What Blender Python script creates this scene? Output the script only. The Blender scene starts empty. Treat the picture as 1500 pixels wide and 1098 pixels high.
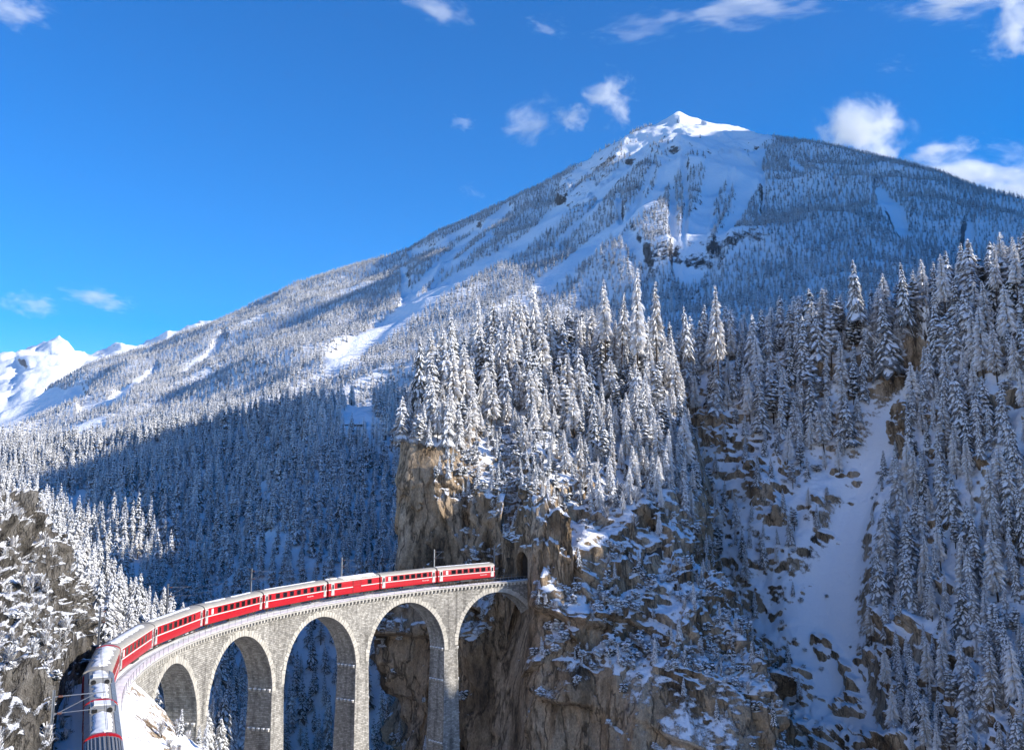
import bpy, bmesh, math, random
import numpy as np
from mathutils import Vector, Matrix

# ------------------------------------------------------------------ camera, light, air
F_PX, PITCH, SHIFT = 1488.2, 0.1741, -69.8          # focal length in pixels of a 1500 px frame
scn = bpy.context.scene
COL = scn.collection
cam_data = bpy.data.cameras.new('camera')
cam_data.sensor_fit = 'HORIZONTAL'; cam_data.sensor_width = 36.0
cam_data.lens = 36.0 * F_PX / 1500.0
cam_data.shift_y = SHIFT / 1500.0
cam_data.clip_start = 0.5; cam_data.clip_end = 60000.0
cam = bpy.data.objects.new('camera', cam_data)
cam.location = (0, 0, 0); cam.rotation_euler = (math.pi/2 + PITCH, 0, 0)
COL.objects.link(cam); scn.camera = cam

SUN_AZ, SUN_EL = math.radians(104), math.radians(23)   # azimuth from the view direction towards the right
world = bpy.data.worlds.new('World'); scn.world = world; world.use_nodes = True
wn = world.node_tree; wn.nodes.clear()
sky = wn.nodes.new('ShaderNodeTexSky'); sky.sky_type = 'NISHITA'; sky.sun_disc = False
sky.sun_elevation = SUN_EL; sky.sun_rotation = SUN_AZ; sky.altitude = 1800
sky.air_density = 1.0; sky.dust_density = 0.5; sky.ozone_density = 3.0
hsv = wn.nodes.new('ShaderNodeHueSaturation'); hsv.inputs['Hue'].default_value = 0.509
hsv.inputs['Saturation'].default_value = 1.56; hsv.inputs['Value'].default_value = 0.94
bg = wn.nodes.new('ShaderNodeBackground'); bg.inputs['Strength'].default_value = 0.15
wo = wn.nodes.new('ShaderNodeOutputWorld')
wn.links.new(sky.outputs[0], hsv.inputs['Color']); wn.links.new(hsv.outputs[0], bg.inputs['Color'])
wn.links.new(bg.outputs[0], wo.inputs['Surface'])
sun_data = bpy.data.lights.new('sun', 'SUN'); sun_data.energy = 4.5; sun_data.angle = math.radians(0.53)
sun_data.color = (1.0, 0.935, 0.84)
sun = bpy.data.objects.new('sun', sun_data); COL.objects.link(sun)
sdir = Vector((math.sin(SUN_AZ)*math.cos(SUN_EL), math.cos(SUN_AZ)*math.cos(SUN_EL), math.sin(SUN_EL)))
sun.rotation_euler = (-sdir).to_track_quat('-Z', 'Y').to_euler()
vs = scn.view_settings
vs.view_transform = 'Standard'; vs.look = 'None'; vs.exposure = 0.72; vs.gamma = 1.0; vs.use_curve_mapping = False
scn.cycles.max_bounces = 9; scn.cycles.diffuse_bounces = 4; scn.cycles.glossy_bounces = 2
scn.cycles.transparent_max_bounces = 8; scn.cycles.volume_bounces = 0

# ------------------------------------------------------------------ helpers
RNG = np.random.default_rng(11)
random.seed(11)
PERM = np.random.default_rng(3).permutation(256); PERM = np.concatenate([PERM, PERM, PERM])
G3 = np.random.default_rng(4).normal(size=(256, 3)); G3 /= np.linalg.norm(G3, axis=1)[:, None]

def noise(x, y, z):
    """gradient noise about -0.7 .. 0.7"""
    x, y, z = np.broadcast_arrays(*(np.asarray(a, float) for a in (x, y, z)))
    xi, yi, zi = (np.floor(a).astype(np.int64) for a in (x, y, z))
    xf, yf, zf = x-xi, y-yi, z-zi
    xi, yi, zi = xi & 255, yi & 255, zi & 255
    u, v, w = (a*a*a*(a*(a*6-15)+10) for a in (xf, yf, zf))
    r = 0
    for dx in (0, 1):
        wx = u if dx else 1-u
        for dy in (0, 1):
            wy = v if dy else 1-v
            for dz in (0, 1):
                wz = w if dz else 1-w
                g = G3[PERM[PERM[PERM[xi+dx]+yi+dy]+zi+dz]]
                r = r + wx*wy*wz*(g[..., 0]*(xf-dx)+g[..., 1]*(yf-dy)+g[..., 2]*(zf-dz))
    return r

def fbm(x, y, z, o=4, gain=0.5):
    r = 0; a = 1.0
    for i in range(o):
        k = 2.03**i
        r = r + a*noise(x*k+i*17.3, y*k-i*9.1, z*k+i*5.7); a *= gain
    return r

def ridged(x, y, z, o=4):
    r = 0; a = 1.0
    for i in range(o):
        k = 2.07**i
        r = r + a*(0.5-np.abs(noise(x*k+i*31.3, y*k-i*19.1, z*k+i*7.7))*1.6); a *= 0.5
    return r

def cells(x, y, z, seed=0):
    """nearest jittered cell: a random value per cell, and the distance to the crack between cells"""
    x, y, z = (np.asarray(a, float) for a in (x, y, z)); xi, yi, zi = (np.floor(a).astype(np.int64) for a in (x, y, z))
    d1 = np.full(x.shape, 9e9); d2 = d1.copy(); val = np.zeros(x.shape)
    J = np.random.default_rng(90+seed).random((256, 4))
    for dx in (-1, 0, 1):
        for dy in (-1, 0, 1):
            for dz in (-1, 0, 1):
                a, b, c = xi+dx, yi+dy, zi+dz; j = J[PERM[PERM[PERM[a & 255]+(b & 255)]+(c & 255)]]
                d = (a+j[..., 0]-x)**2+(b+j[..., 1]-y)**2+(c+j[..., 2]-z)**2
                n = d < d1; d2 = np.where(n, d1, np.minimum(d2, d)); val = np.where(n, j[..., 3], val); d1 = np.where(n, d, d1)
    return val, np.sqrt(d2)-np.sqrt(d1)

def sstep(a, b, x):
    t = np.clip((x-a)/(b-a), 0, 1); return t*t*(3-2*t)

CP, SP = math.cos(PITCH), math.sin(PITCH)
def at(px, py, r):
    """world point seen at pixel (px, py) of the photograph at horizontal range r"""
    a = (px-750.0)/F_PX; b = -(py-549.0-SHIFT)/F_PX
    x, y, z = a, CP-b*SP, SP+b*CP
    k = r/math.hypot(x, y)
    return np.array((x*k, y*k, z*k))

def pix(P):
    x, y, z = P[..., 0], P[..., 1], P[..., 2]
    d = np.maximum(y*CP+z*SP, 1e-3); up = -y*SP+z*CP
    return 750+F_PX*x/d, 549+SHIFT-F_PX*up/d

def inpoly(px, py, poly):
    poly = np.asarray(poly, float); inside = np.zeros(np.shape(px), bool)
    j = len(poly)-1
    for i in range(len(poly)):
        xi, yi = poly[i]; xj, yj = poly[j]
        c = ((yi > py) != (yj > py)) & (px < (xj-xi)*(py-yi)/((yj-yi) if yj != yi else 1e-9)+xi)
        inside ^= c; j = i
    return inside

def polydist(px, py, line):
    d = np.full(np.shape(px), 1e9)
    for (x0, y0, w0), (x1, y1, w1) in zip(line[:-1], line[1:]):
        L2 = (x1-x0)**2+(y1-y0)**2
        t = np.clip(((px-x0)*(x1-x0)+(py-y0)*(y1-y0))/L2, 0, 1)
        d = np.minimum(d, np.hypot(px-x0-t*(x1-x0), py-y0-t*(y1-y0))/(w0+t*(w1-w0)))
    return d                                             # 1 at the edge of the band

def mesh_np(name, V, Fc, mats, mi=None, smooth=True, uv=None):
    """mesh from numpy verts and quads/tris (faces: (n,4) or (n,3) array, or a list of such arrays)"""
    Fs = Fc if isinstance(Fc, list) else [Fc]
    me = bpy.data.meshes.new(name)
    nv = len(V); me.vertices.add(nv); me.vertices.foreach_set('co', np.asarray(V, np.float32).ravel())
    loops = np.concatenate([f.ravel() for f in Fs]).astype(np.int32)
    cnt = np.concatenate([np.full(len(f), f.shape[1], np.int32) for f in Fs])
    st = np.concatenate([[0], np.cumsum(cnt)[:-1]]).astype(np.int32)
    me.loops.add(len(loops)); me.loops.foreach_set('vertex_index', loops)
    me.polygons.add(len(cnt)); me.polygons.foreach_set('loop_start', st)
    if mi is not None: me.polygons.foreach_set('material_index', np.asarray(mi, np.int32))
    me.polygons.foreach_set('use_smooth', np.full(len(cnt), smooth))
    for m in (mats if isinstance(mats, (list, tuple)) else [mats]): me.materials.append(m)
    if uv is not None:
        ul = me.uv_layers.new(name='UVMap'); ul.data.foreach_set('uv', np.asarray(uv, np.float32).ravel())
    me.update(calc_edges=True)
    return me

def link(name, me, parent=None, kind=None, label=None, cat=None, group=None):
    o = bpy.data.objects.new(name, me); COL.objects.link(o)
    if parent is not None: o.parent = parent
    if kind: o['kind'] = kind
    if label: o['label'] = label
    if cat: o['category'] = cat
    if group: o['group'] = group
    return o

def empty(name, loc, rotz=0.0, label=None, cat=None, group=None):
    o = bpy.data.objects.new(name, None); COL.objects.link(o)
    o.location = loc; o.rotation_euler = (0, 0, rotz); o.empty_display_size = 0.5
    if label: o['label'] = label
    if cat: o['category'] = cat
    if group: o['group'] = group
    return o

class MB:
    """collects boxes, tubes, quads into one mesh"""
    def __init__(s): s.v = []; s.q = []; s.t = []; s.n = 0; s.qm = []; s.tm = []; s.uv = []
    def add(s, V, Q=(), T=(), m=0):
        V = np.asarray(V, float).reshape(-1, 3); s.v.append(V)
        Q = np.asarray(Q, np.int64).reshape(-1, 4); T = np.asarray(T, np.int64).reshape(-1, 3)
        s.q.append(Q+s.n); s.t.append(T+s.n); s.qm += [m]*len(Q); s.tm += [m]*len(T); s.n += len(V)
    def box(s, c, d, m=0, R=None):
        x, y, z = (a/2 for a in d)
        V = np.array([(-x,-y,-z),(x,-y,-z),(x,y,-z),(-x,y,-z),(-x,-y,z),(x,-y,z),(x,y,z),(-x,y,z)])
        if R is not None: V = V@np.asarray(R).T
        s.add(V+np.asarray(c), [(0,3,2,1),(4,5,6,7),(0,1,5,4),(1,2,6,5),(2,3,7,6),(3,0,4,7)], m=m)
    def hexa(s, P8, m=0):
        s.add(P8, [(0,3,2,1),(4,5,6,7),(0,1,5,4),(1,2,6,5),(2,3,7,6),(3,0,4,7)], m=m)
    def tube(s, pts, r, n=6, m=0):
        pts = np.asarray(pts, float); k = len(pts); rr = np.broadcast_to(np.asarray(r, float), (k,))
        V = []
        for i in range(k):
            d = pts[min(i+1, k-1)]-pts[max(i-1, 0)]; d /= (np.linalg.norm(d)+1e-9)
            a = np.cross(d, (0, 0, 1) if abs(d[2]) < .9 else (1, 0, 0)); a /= np.linalg.norm(a); b = np.cross(d, a)
            th = np.arange(n)*2*math.pi/n
            V.append(pts[i]+rr[i]*(np.cos(th)[:, None]*a+np.sin(th)[:, None]*b))
        V = np.concatenate(V); Q = []
        for i in range(k-1):
            for j in range(n): Q.append((i*n+j, i*n+(j+1) % n, (i+1)*n+(j+1) % n, (i+1)*n+j))
        T = [(0, j+1, j) for j in range(1, n-1)]+[((k-1)*n, (k-1)*n+j, (k-1)*n+j+1) for j in range(1, n-1)]
        s.add(V, Q, T, m)
    def mesh(s, name, mats, smooth=False):
        Fs = []; mi = []
        Q = np.concatenate(s.q); T = np.concatenate(s.t)
        if len(Q): Fs.append(Q); mi += s.qm
        if len(T): Fs.append(T); mi += s.tm
        return mesh_np(name, np.concatenate(s.v), Fs, mats, mi, smooth)

# ------------------------------------------------------------------ materials
def newmat(name):
    m = bpy.data.materials.new(name); m.use_nodes = True
    nt = m.node_tree; b = nt.nodes['Principled BSDF']
    return m, nt, b
def N(nt, typ, **kw):
    n = nt.nodes.new(typ)
    for k, v in kw.items():
        if k.startswith('i_'): n.inputs[int(k[2:]) if k[2:].isdigit() else k[2:].replace('_', ' ')].default_value = v
        else: setattr(n, k, v)
    return n
def noise_node(nt, scale, detail=4, rough=0.55, stretch=None, coord='Object'):
    tc = N(nt, 'ShaderNodeTexCoord'); out = tc.outputs[coord]
    if stretch is not None:
        mp = N(nt, 'ShaderNodeMapping'); mp.inputs['Scale'].default_value = stretch
        nt.links.new(out, mp.inputs[0]); out = mp.outputs[0]
    n = N(nt, 'ShaderNodeTexNoise'); n.inputs['Scale'].default_value = scale
    n.inputs['Detail'].default_value = detail; n.inputs['Roughness'].default_value = rough
    nt.links.new(out, n.inputs['Vector']); return n
def ramp(nt, src, stops, mode='LINEAR'):
    r = N(nt, 'ShaderNodeValToRGB'); r.color_ramp.interpolation = mode
    el = r.color_ramp.elements
    while len(el) < len(stops): el.new(0.5)
    for e, (p, c) in zip(el, stops):
        e.position = p; e.color = (c, c, c, 1) if isinstance(c, (int, float)) else (*c, 1)
    nt.links.new(src, r.inputs[0]); return r
def mathn(nt, op, a, b=None, clamp=False):
    n = N(nt, 'ShaderNodeMath', operation=op); n.use_clamp = clamp
    for i, v in enumerate((a, b)):
        if v is None: continue
        if isinstance(v, (int, float)): n.inputs[i].default_value = v
        else: nt.links.new(v, n.inputs[i])
    return n.outputs[0]
def mixc(nt, fac, a, b):
    n = N(nt, 'ShaderNodeMix', data_type='RGBA')
    for i, v in ((0, fac), (6, a), (7, b)):
        if isinstance(v, (int, float)): n.inputs[i].default_value = v
        elif isinstance(v, tuple): n.inputs[i].default_value = (*v, 1)
        else: nt.links.new(v, n.inputs[i])
    return n.outputs[2]

SNOW_C = (0.88, 0.88, 0.885)
def snow_rock(name, cols, t0, t1, amp=0.35, nscale=0.35, stretch=(1, 1, .25), rscale=.12, snowc=SNOW_C, bump=0.6, fine=1.0, dust=.5):
    """rock with streaks; snow lies where the surface faces up"""
    m, nt, b = newmat(name)
    geo = N(nt, 'ShaderNodeNewGeometry'); sep = N(nt, 'ShaderNodeSeparateXYZ'); nt.links.new(geo.outputs['Normal'], sep.inputs[0])
    n1 = noise_node(nt, nscale, 5, .6); n2 = noise_node(nt, nscale*5, 3, .6)
    s = mathn(nt, 'ADD', sep.outputs[2], mathn(nt, 'MULTIPLY', mathn(nt, 'SUBTRACT', n1.outputs[0], .5), amp*2))
    n3 = noise_node(nt, nscale*17, 3, .65)
    s = mathn(nt, 'ADD', s, mathn(nt, 'MULTIPLY', mathn(nt, 'SUBTRACT', n2.outputs[0], .5), amp*1.1))
    s = mathn(nt, 'ADD', s, mathn(nt, 'MULTIPLY', mathn(nt, 'SUBTRACT', n3.outputs[0], .5), amp*dust))
    mr = N(nt, 'ShaderNodeMapRange', interpolation_type='SMOOTHSTEP'); nt.links.new(s, mr.inputs[0])
    mr.inputs[1].default_value = t0; mr.inputs[2].default_value = t1
    r1 = noise_node(nt, rscale, 6, .65, stretch); r2 = noise_node(nt, rscale*6, 5, .7, (1, 1, .5))
    vo = noise_node(nt, rscale*2.2, 4, .6, (1, 1, .22)); vab = mathn(nt, 'ABSOLUTE', mathn(nt, 'SUBTRACT', vo.outputs[0], .5))
    crk = ramp(nt, vab, [(.0, .30), (.035, 1.0)])
    c1 = ramp(nt, r1.outputs[0], [(.32, cols[0]), (.42, cols[1]), (.52, cols[2]), (.66, cols[3])])
    c2 = ramp(nt, r2.outputs[0], [(.25, .45), (.7, 1.15)])
    r3 = noise_node(nt, rscale*26, 4, .7, (1, 1, .6)); c3 = ramp(nt, r3.outputs[0], [(.3, .55), (.68, 1.2)])
    mul = N(nt, 'ShaderNodeMix', data_type='RGBA', blend_type='MULTIPLY'); mul.inputs[0].default_value = 1
    nt.links.new(c1.outputs[0], mul.inputs[6]); mulc = N(nt, 'ShaderNodeMix', data_type='RGBA', blend_type='MULTIPLY'); mulc.inputs[0].default_value = 1; nt.links.new(c2.outputs[0], mulc.inputs[6]); nt.links.new(crk.outputs[0], mulc.inputs[7]); muld = N(nt, 'ShaderNodeMix', data_type='RGBA', blend_type='MULTIPLY'); muld.inputs[0].default_value = 1; nt.links.new(mulc.outputs[2], muld.inputs[6]); nt.links.new(c3.outputs[0], muld.inputs[7]); nt.links.new(muld.outputs[2], mul.inputs[7])
    nt.links.new(mixc(nt, mr.outputs[0], mul.outputs[2], snowc), b.inputs['Base Color'])
    b.inputs['Roughness'].default_value = .8; b.inputs['Specular IOR Level'].default_value = .25
    bp = N(nt, 'ShaderNodeBump'); bp.inputs['Strength'].default_value = bump; bp.inputs['Distance'].default_value = fine
    h = mathn(nt, 'ADD', mathn(nt, 'MULTIPLY', mathn(nt, 'ADD', mathn(nt, 'ADD', r2.outputs[0], mathn(nt, 'MULTIPLY', r3.outputs[0], .35)), mathn(nt, 'MULTIPLY', crk.outputs[0], .5)), mathn(nt, 'SUBTRACT', 1.15, mr.outputs[0])), mathn(nt, 'MULTIPLY', mr.outputs[0], mathn(nt, 'MULTIPLY', n2.outputs[0], .5)))
    nt.links.new(h, bp.inputs['Height']); nt.links.new(bp.outputs[0], b.inputs['Normal'])
    return m

def plain(name, c, rough=.6, metal=0.0, var=0.12, scale=2.0, spec=.4, bump=0.0):
    m, nt, b = newmat(name)
    n = noise_node(nt, scale, 4, .6)
    r = ramp(nt, n.outputs[0], [(.25, tuple(v*(1-var) for v in c)), (.75, tuple(min(1, v*(1+var)) for v in c))])
    nt.links.new(r.outputs[0], b.inputs['Base Color'])
    b.inputs['Roughness'].default_value = rough; b.inputs['Metallic'].default_value = metal
    b.inputs['Specular IOR Level'].default_value = spec
    if bump:
        bp = N(nt, 'ShaderNodeBump'); bp.inputs['Strength'].default_value = bump; bp.inputs['Distance'].default_value = .05
        nt.links.new(n.outputs[0], bp.inputs['Height']); nt.links.new(bp.outputs[0], b.inputs['Normal'])
    return m

ROCK = [(.04, .033, .027), (.26, .18, .105), (.52, .385, .25), (.57, .46, .34)]  # darkest tone paints in cleft and overhang shade, and wet rock
M_CLIFF = snow_rock('cliff_rock_and_snow', ROCK, .52, .70, amp=.22, nscale=.16, rscale=.11, bump=.9, fine=.8, dust=1.8)
M_SLOPE = snow_rock('steep_snow_slope', ROCK, .34, .46, amp=.26, nscale=.22, rscale=.16, bump=.5, fine=.6)
M_MID = snow_rock('forest_floor_snow', [(.03, .03, .03), (.1, .09, .08), (.16, .14, .12), (.2, .19, .17)], .3, .5, amp=.3, nscale=.05, rscale=.05, bump=.5, fine=2)
M_MOUNT = snow_rock('mountain_snow', [(.06, .06, .065), (.12, .115, .11), (.17, .16, .15), (.2, .19, .18)], .50, .58, amp=.28, nscale=.022, rscale=.02, stretch=(1, 1, .6), bump=.5, fine=8)
M_FAR = snow_rock('far_peak_snow', [(.1, .1, .11), (.16, .16, .16), (.2, .2, .2), (.22, .22, .22)], .40, .50, amp=.3, nscale=.006, rscale=.006, bump=.4, fine=20)
M_NEAR = snow_rock('near_rock_and_snow', [(.03, .027, .024), (.10, .09, .075), (.19, .17, .145), (.28, .26, .23)], .58, .78, amp=.5, nscale=.9, rscale=.45, stretch=(1, 1, .6), bump=1.0, fine=.35, dust=1.3)
M_SNOW = plain('fresh_snow', SNOW_C, .75, var=.05, scale=1.2, spec=.25, bump=.35)

# ------------------------------------------------------------------ railway curve
CX, CY, Z0, GR, TC, TA, PER, RT = 52.70156, 141.7349, -15.51128, 0.03126, 2.17304, 2.17345, 23.47317, 100.91333
RF = RT-2.3
S_C1 = sum((15.35804, 15.43663, 14.47302, 18.75029, 18.74366, 18.41106, 17.59182))
TH1 = TC+S_C1/RT; K2 = .0132; L2 = 14.0      # past the carriages the curve tightens, then the line runs straight
def track(s):
    """track centre, heading tangent (2D) at arc length s from the last carriage's tail, towards the camera"""
    th = TC+s/RT
    if th <= TH1:
        p = np.array((CX+RT*math.cos(th), CY+RT*math.sin(th)))
        t = np.array((-math.sin(th), math.cos(th)))
    else:
        d = min(s-S_C1, L2); e = s-S_C1-d; h0 = TH1+math.pi/2
        p0 = np.array((CX+RT*math.cos(TH1), CY+RT*math.sin(TH1)))
        R2 = 1/K2; h = h0+d*K2
        p = p0+np.array((math.sin(h)-math.sin(h0), -math.cos(h)+math.cos(h0)))*R2+e*np.array((math.cos(h), math.sin(h)))
        t = np.array((math.cos(h), math.sin(h)))
    return p, t, Z0-GR*s
def tpt(s, off, dz):
    """point beside the track: off > 0 is the inner (camera) side"""
    p, t, z = track(s); n = np.array((-t[1], t[0]))
    q = p+n*off
    return np.array((q[0], q[1], z+dz))

# ------------------------------------------------------------------ terrain sheets
def catmull(P, t):
    """P (k, ...) control values, t in 0..k-1"""
    k = len(P); i = np.clip(np.floor(t).astype(int), 0, k-2); f = t-i
    g = lambda j: P[np.clip(j, 0, k-1)]
    f = f.reshape(-1, *([1]*(P.ndim-1)))
    p0, p1, p2, p3 = g(i-1), g(i), g(i+1), g(i+2)
    m1 = (p2-p0)*.5*.7; m2 = (p3-p1)*.5*.7
    f2, f3 = f*f, f*f*f
    return (2*f3-3*f2+1)*p1+(f3-2*f2+f)*m1+(-2*f3+3*f2)*p2+(f3-f2)*m2

class Sheet:
    """terrain lofted through profiles: each profile lists points from its crest down to its foot"""
    def __init__(s, cols, nu, nv, back=None, floor=None):
        W = []
        for c in cols:
            pts = [at(*p) if len(p) == 3 else np.array(p[1:], float) for p in c]
            if back:
                p = pts[0]; d = p[:2]/np.linalg.norm(p[:2])
                pts = [np.array((*(p[:2]+d*back[0]), p[2]-back[1])), np.array((*(p[:2]+d*back[0]*.3), p[2]-back[1]*.12))]+pts
            if floor is not None:
                p = pts[-1]; d = p[:2]/np.linalg.norm(p[:2])
                pts = pts+[np.array((*(p[:2]-d*floor[0]), floor[1]))]
            W.append(np.array(pts))
        W = np.array(W)                                    # (cols, k, 3)
        s.nb = 2 if back else 0
        seg = np.linalg.norm(np.diff(W, axis=1), axis=2).mean(0); ks = np.concatenate([[0], np.cumsum(seg)])
        w = seg.copy()
        if back: w[:2] *= .25
        if floor is not None: w[-1] *= .3
        kw = np.concatenate([[0], np.cumsum(w)]); tv = np.interp(np.linspace(0, kw[-1], nv), kw, np.arange(len(kw)))
        segu = np.linalg.norm(np.diff(W, axis=0), axis=2).mean(1); ku = np.concatenate([[0], np.cumsum(segu)])
        tu = np.interp(np.linspace(0, ku[-1], nu), ku, np.arange(len(ku)))
        A = catmull(W, tu)                                  # (nu, k, 3)
        s.P = catmull(np.swapaxes(A, 0, 1), tv)             # (nv, nu, 3)
        s.nu, s.nv = nu, nv
        s.tv = tv
    def normals(s):
        du = np.gradient(s.P, axis=1); dv = np.gradient(s.P, axis=0)
        n = np.cross(dv, du); n /= (np.linalg.norm(n, axis=2, keepdims=True)+1e-9)
        # outward: towards the camera / up
        sg = np.sign((n*(-s.P)).sum(2)+n[..., 2]*np.linalg.norm(s.P, axis=2)*.6)
        n *= np.where(np.median(sg) < 0, -1, 1)
        return n
    def build(s, name, mat, kind='structure', keep=None, **kw):
        i = np.arange(s.nv*s.nu).reshape(s.nv, s.nu)
        a, b, c, d = i[:-1, :-1], i[:-1, 1:], i[1:, 1:], i[1:, :-1]
        Q = np.stack([a, d, c, b], -1).reshape(-1, 4)
        if keep is not None:
            k = keep[:-1, :-1] & keep[:-1, 1:] & keep[1:, 1:] & keep[1:, :-1]; Q = Q[k.ravel()]
        n = np.cross(s.P[1:, :-1]-s.P[:-1, :-1], s.P[:-1, 1:]-s.P[:-1, :-1])
        if np.median(n[..., 2]) < 0: Q = Q[:, ::-1]
        me = mesh_np(name, s.P.reshape(-1, 3), Q, mat)
        s.obj = link(name, me, kind=kind, **kw); return s.obj
    def scatter(s, n, dmin, accept, rng, jit=.5):
        """points on the surface, thinned to a spacing; accept(px, py, P, nz) -> probability"""
        P = s.P; e1 = P[:-1, 1:]-P[:-1, :-1]; e2 = P[1:, :-1]-P[:-1, :-1]
        ar = np.abs(e1[..., 0]*e2[..., 1]-e1[..., 1]*e2[..., 0]).ravel()+.15*np.linalg.norm(np.cross(e1, e2), axis=2).ravel()
        N_ = s.normals()
        f = rng.choice(len(ar), n, p=ar/ar.sum()); iv, iu = np.divmod(f, s.nu-1)
        u, v = rng.random(n)[:, None], rng.random(n)[:, None]
        q = P[iv, iu]*(1-u)*(1-v)+P[iv, iu+1]*u*(1-v)+P[iv+1, iu]*(1-u)*v+P[iv+1, iu+1]*u*v
        px, py = pix(q)
        ok = rng.random(n) < accept(px, py, q, N_[iv, iu, 2])
        q = q[ok]
        return thin(q, dmin, rng)

def thin(q, dmin, rng):
    if len(q) == 0: return q
    dm = np.broadcast_to(dmin(q) if callable(dmin) else dmin, (len(q),))
    key = {}; out = []; c = float(dm.max())
    for i in range(len(q)):
        x, y = q[i, 0], q[i, 1]; a, b = int(x//c), int(y//c); good = True
        for da in (-1, 0, 1):
            for db in (-1, 0, 1):
                for j in key.get((a+da, b+db), ()):
                    if (q[j, 0]-x)**2+(q[j, 1]-y)**2 < dm[i]**2: good = False; break
                if not good: break
            if not good: break
        if good:
            key.setdefault((a, b), []).append(i); out.append(i)
    return q[np.array(out)]

FLOOR = -95.0
# valley floor out to the horizon
def valley():
    rr = np.concatenate([[0], np.geomspace(20, 9400, 64)]); th = np.linspace(0, 2*math.pi, 121)[:-1]
    V = [(0, 0, FLOOR)]; Q = []; T = []
    for r in rr[1:]:
        x, y = r*np.cos(th), r*np.sin(th)
        V += list(np.stack([x, y, FLOOR-6+fbm(x*.01, y*.01, 0*x, 3)*6-r*.002], 1))
    n = 120
    for k in range(len(rr)-2):
        for j in range(n): Q.append((1+k*n+j, 1+k*n+(j+1) % n, 1+(k+1)*n+(j+1) % n, 1+(k+1)*n+j))
    T = [(0, 1+j, 1+(j+1) % n) for j in range(n)]
    Q = np.array(Q)[:, ::-1]; V = np.array(V)
    link('valley_floor', mesh_np('valley_floor', V, [Q, np.array(T)], M_MID), kind='structure')
valley()

# far snow peaks on the left
far_ridge = [(-500, 540), (-300, 520), (-150, 524), (-60, 530), (0, 517), (25, 514), (45, 503), (75, 498), (95, 501), (122, 517), (150, 512), (200, 501), (240, 492), (268, 484), (300, 474), (340, 462), (400, 446), (480, 440), (600, 450)]
S = Sheet([[(x, y, 8200), (x, y+40, 7300), (x-20, y+90, 6300), (x-40, 650, 5200), (x-40, 740, 3600)] for x, y in far_ridge], 420, 130, back=(1500, 700), floor=(200, FLOOR-20))
x, y, z = np.moveaxis(S.P, 2, 0)
am = sstep(0, 8, np.abs(S.tv-2))[:, None]*0+1
S.P += S.normals()*((ridged(x*.0022, y*.0022, z*.003, 5)-.5)*120*(.5+.5*sstep(600, 1400, z)))[..., None]
S.build('far_peaks', M_FAR)

# the great mountain
ridge = [(-260, 668, 3900), (-150, 640, 3800), (-60, 616, 3700), (0, 606, 3650), (40, 588, 3600), (130, 536, 3550), (250, 502, 3500), (340, 467, 3450), (400, 436, 3400), (490, 399, 3350), (580, 377, 3280), (640, 345, 3220), (720, 308, 3150),
         (780, 281, 3100), (850, 245, 3050), (900, 215, 3020), (940, 195, 3005), (975, 180, 3000), (993, 168, 3000), (1012, 176, 2990), (1040, 185, 2980), (1080, 190, 2960), (1125, 203, 2930),
         (1180, 210, 2880), (1240, 221, 2800), (1300, 236, 2730), (1360, 253, 2660), (1430, 279, 2580), (1500, 302, 2500), (1620, 335, 2380), (1800, 380, 2200)]
cols = []
for x_, y_, r_ in ridge:
    top = at(x_, y_, r_); rf = 800 if x_ > 300 else 820+max(0, 300-x_)*.5
    ft = at(x_, 735 if x_ > 500 else 745, rf)
    c = [(0, *top)]
    for t, sag in ((.12, .0), (.3, -.01), (.5, -.02), (.7, -.03), (.87, -.02)):
        p = top+(ft-top)*t; p[2] += sag*(top[2]-ft[2]); c.append((0, *p))
    c.append((0, *ft)); cols.append(c)
MT = Sheet(cols, 760, 300, back=(900, 420), floor=(120, FLOOR))
kk = np.exp(-.5*(np.arange(-45, 46)/16.0)**2); kk /= kk.sum()
pad = np.pad(MT.P, ((0, 0), (45, 45), (0, 0)), mode='edge'); sm_ = sum(kk[i]*pad[:, i:i+MT.nu] for i in range(91))
wgt = sstep(2.0, 2.9, MT.tv)[:, None, None]; MT.P = MT.P*(1-wgt)+sm_*wgt
x, y, z = np.moveaxis(MT.P, 2, 0)
px, py = pix(MT.P)
PATHS = [[(945, 222, 8), (880, 280, 9), (830, 302, 10), (800, 330, 10), (765, 358, 9), (700, 396, 9), (640, 430, 10), (590, 465, 11), (540, 500, 12), (490, 535, 14)],
         [(985, 240, 12), (960, 290, 8), (920, 322, 7), (880, 352, 8), (840, 387, 10), (795, 420, 12)],
         [(1062, 222, 26), (1045, 270, 14), (1030, 310, 14), (1022, 350, 20), (1012, 390, 28)],
         [(1095, 232, 26), (1088, 290, 13), (1072, 325, 11), (1042, 368, 9)],
         [(985, 268, 4), (985, 330, 7), (995, 372, 9)],
         [(745, 305, 6), (690, 350, 5), (645, 388, 8), (610, 425, 7), (592, 452, 8)], [(592, 395, 5), (596, 440, 9)],
         [(1288, 285, 9), (1306, 308, 13), (1325, 345, 8)], [(1420, 335, 8), (1415, 360, 9)], [(925, 350, 12), (950, 380, 13)],
         [(700, 330, 5), (640, 360, 5), (600, 372, 4)], [(1175, 250, 4), (1160, 240, 6)], [(905, 290, 5), (910, 320, 4)],
         [(230, 540, 4), (160, 590, 5), (120, 600, 5)], [(330, 500, 3), (270, 545, 4)], [(20, 600, 22), (120, 575, 9)], [(100, 640, 14), (150, 615, 6)], [(-60, 630, 22), (20, 604, 16)]]
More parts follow.
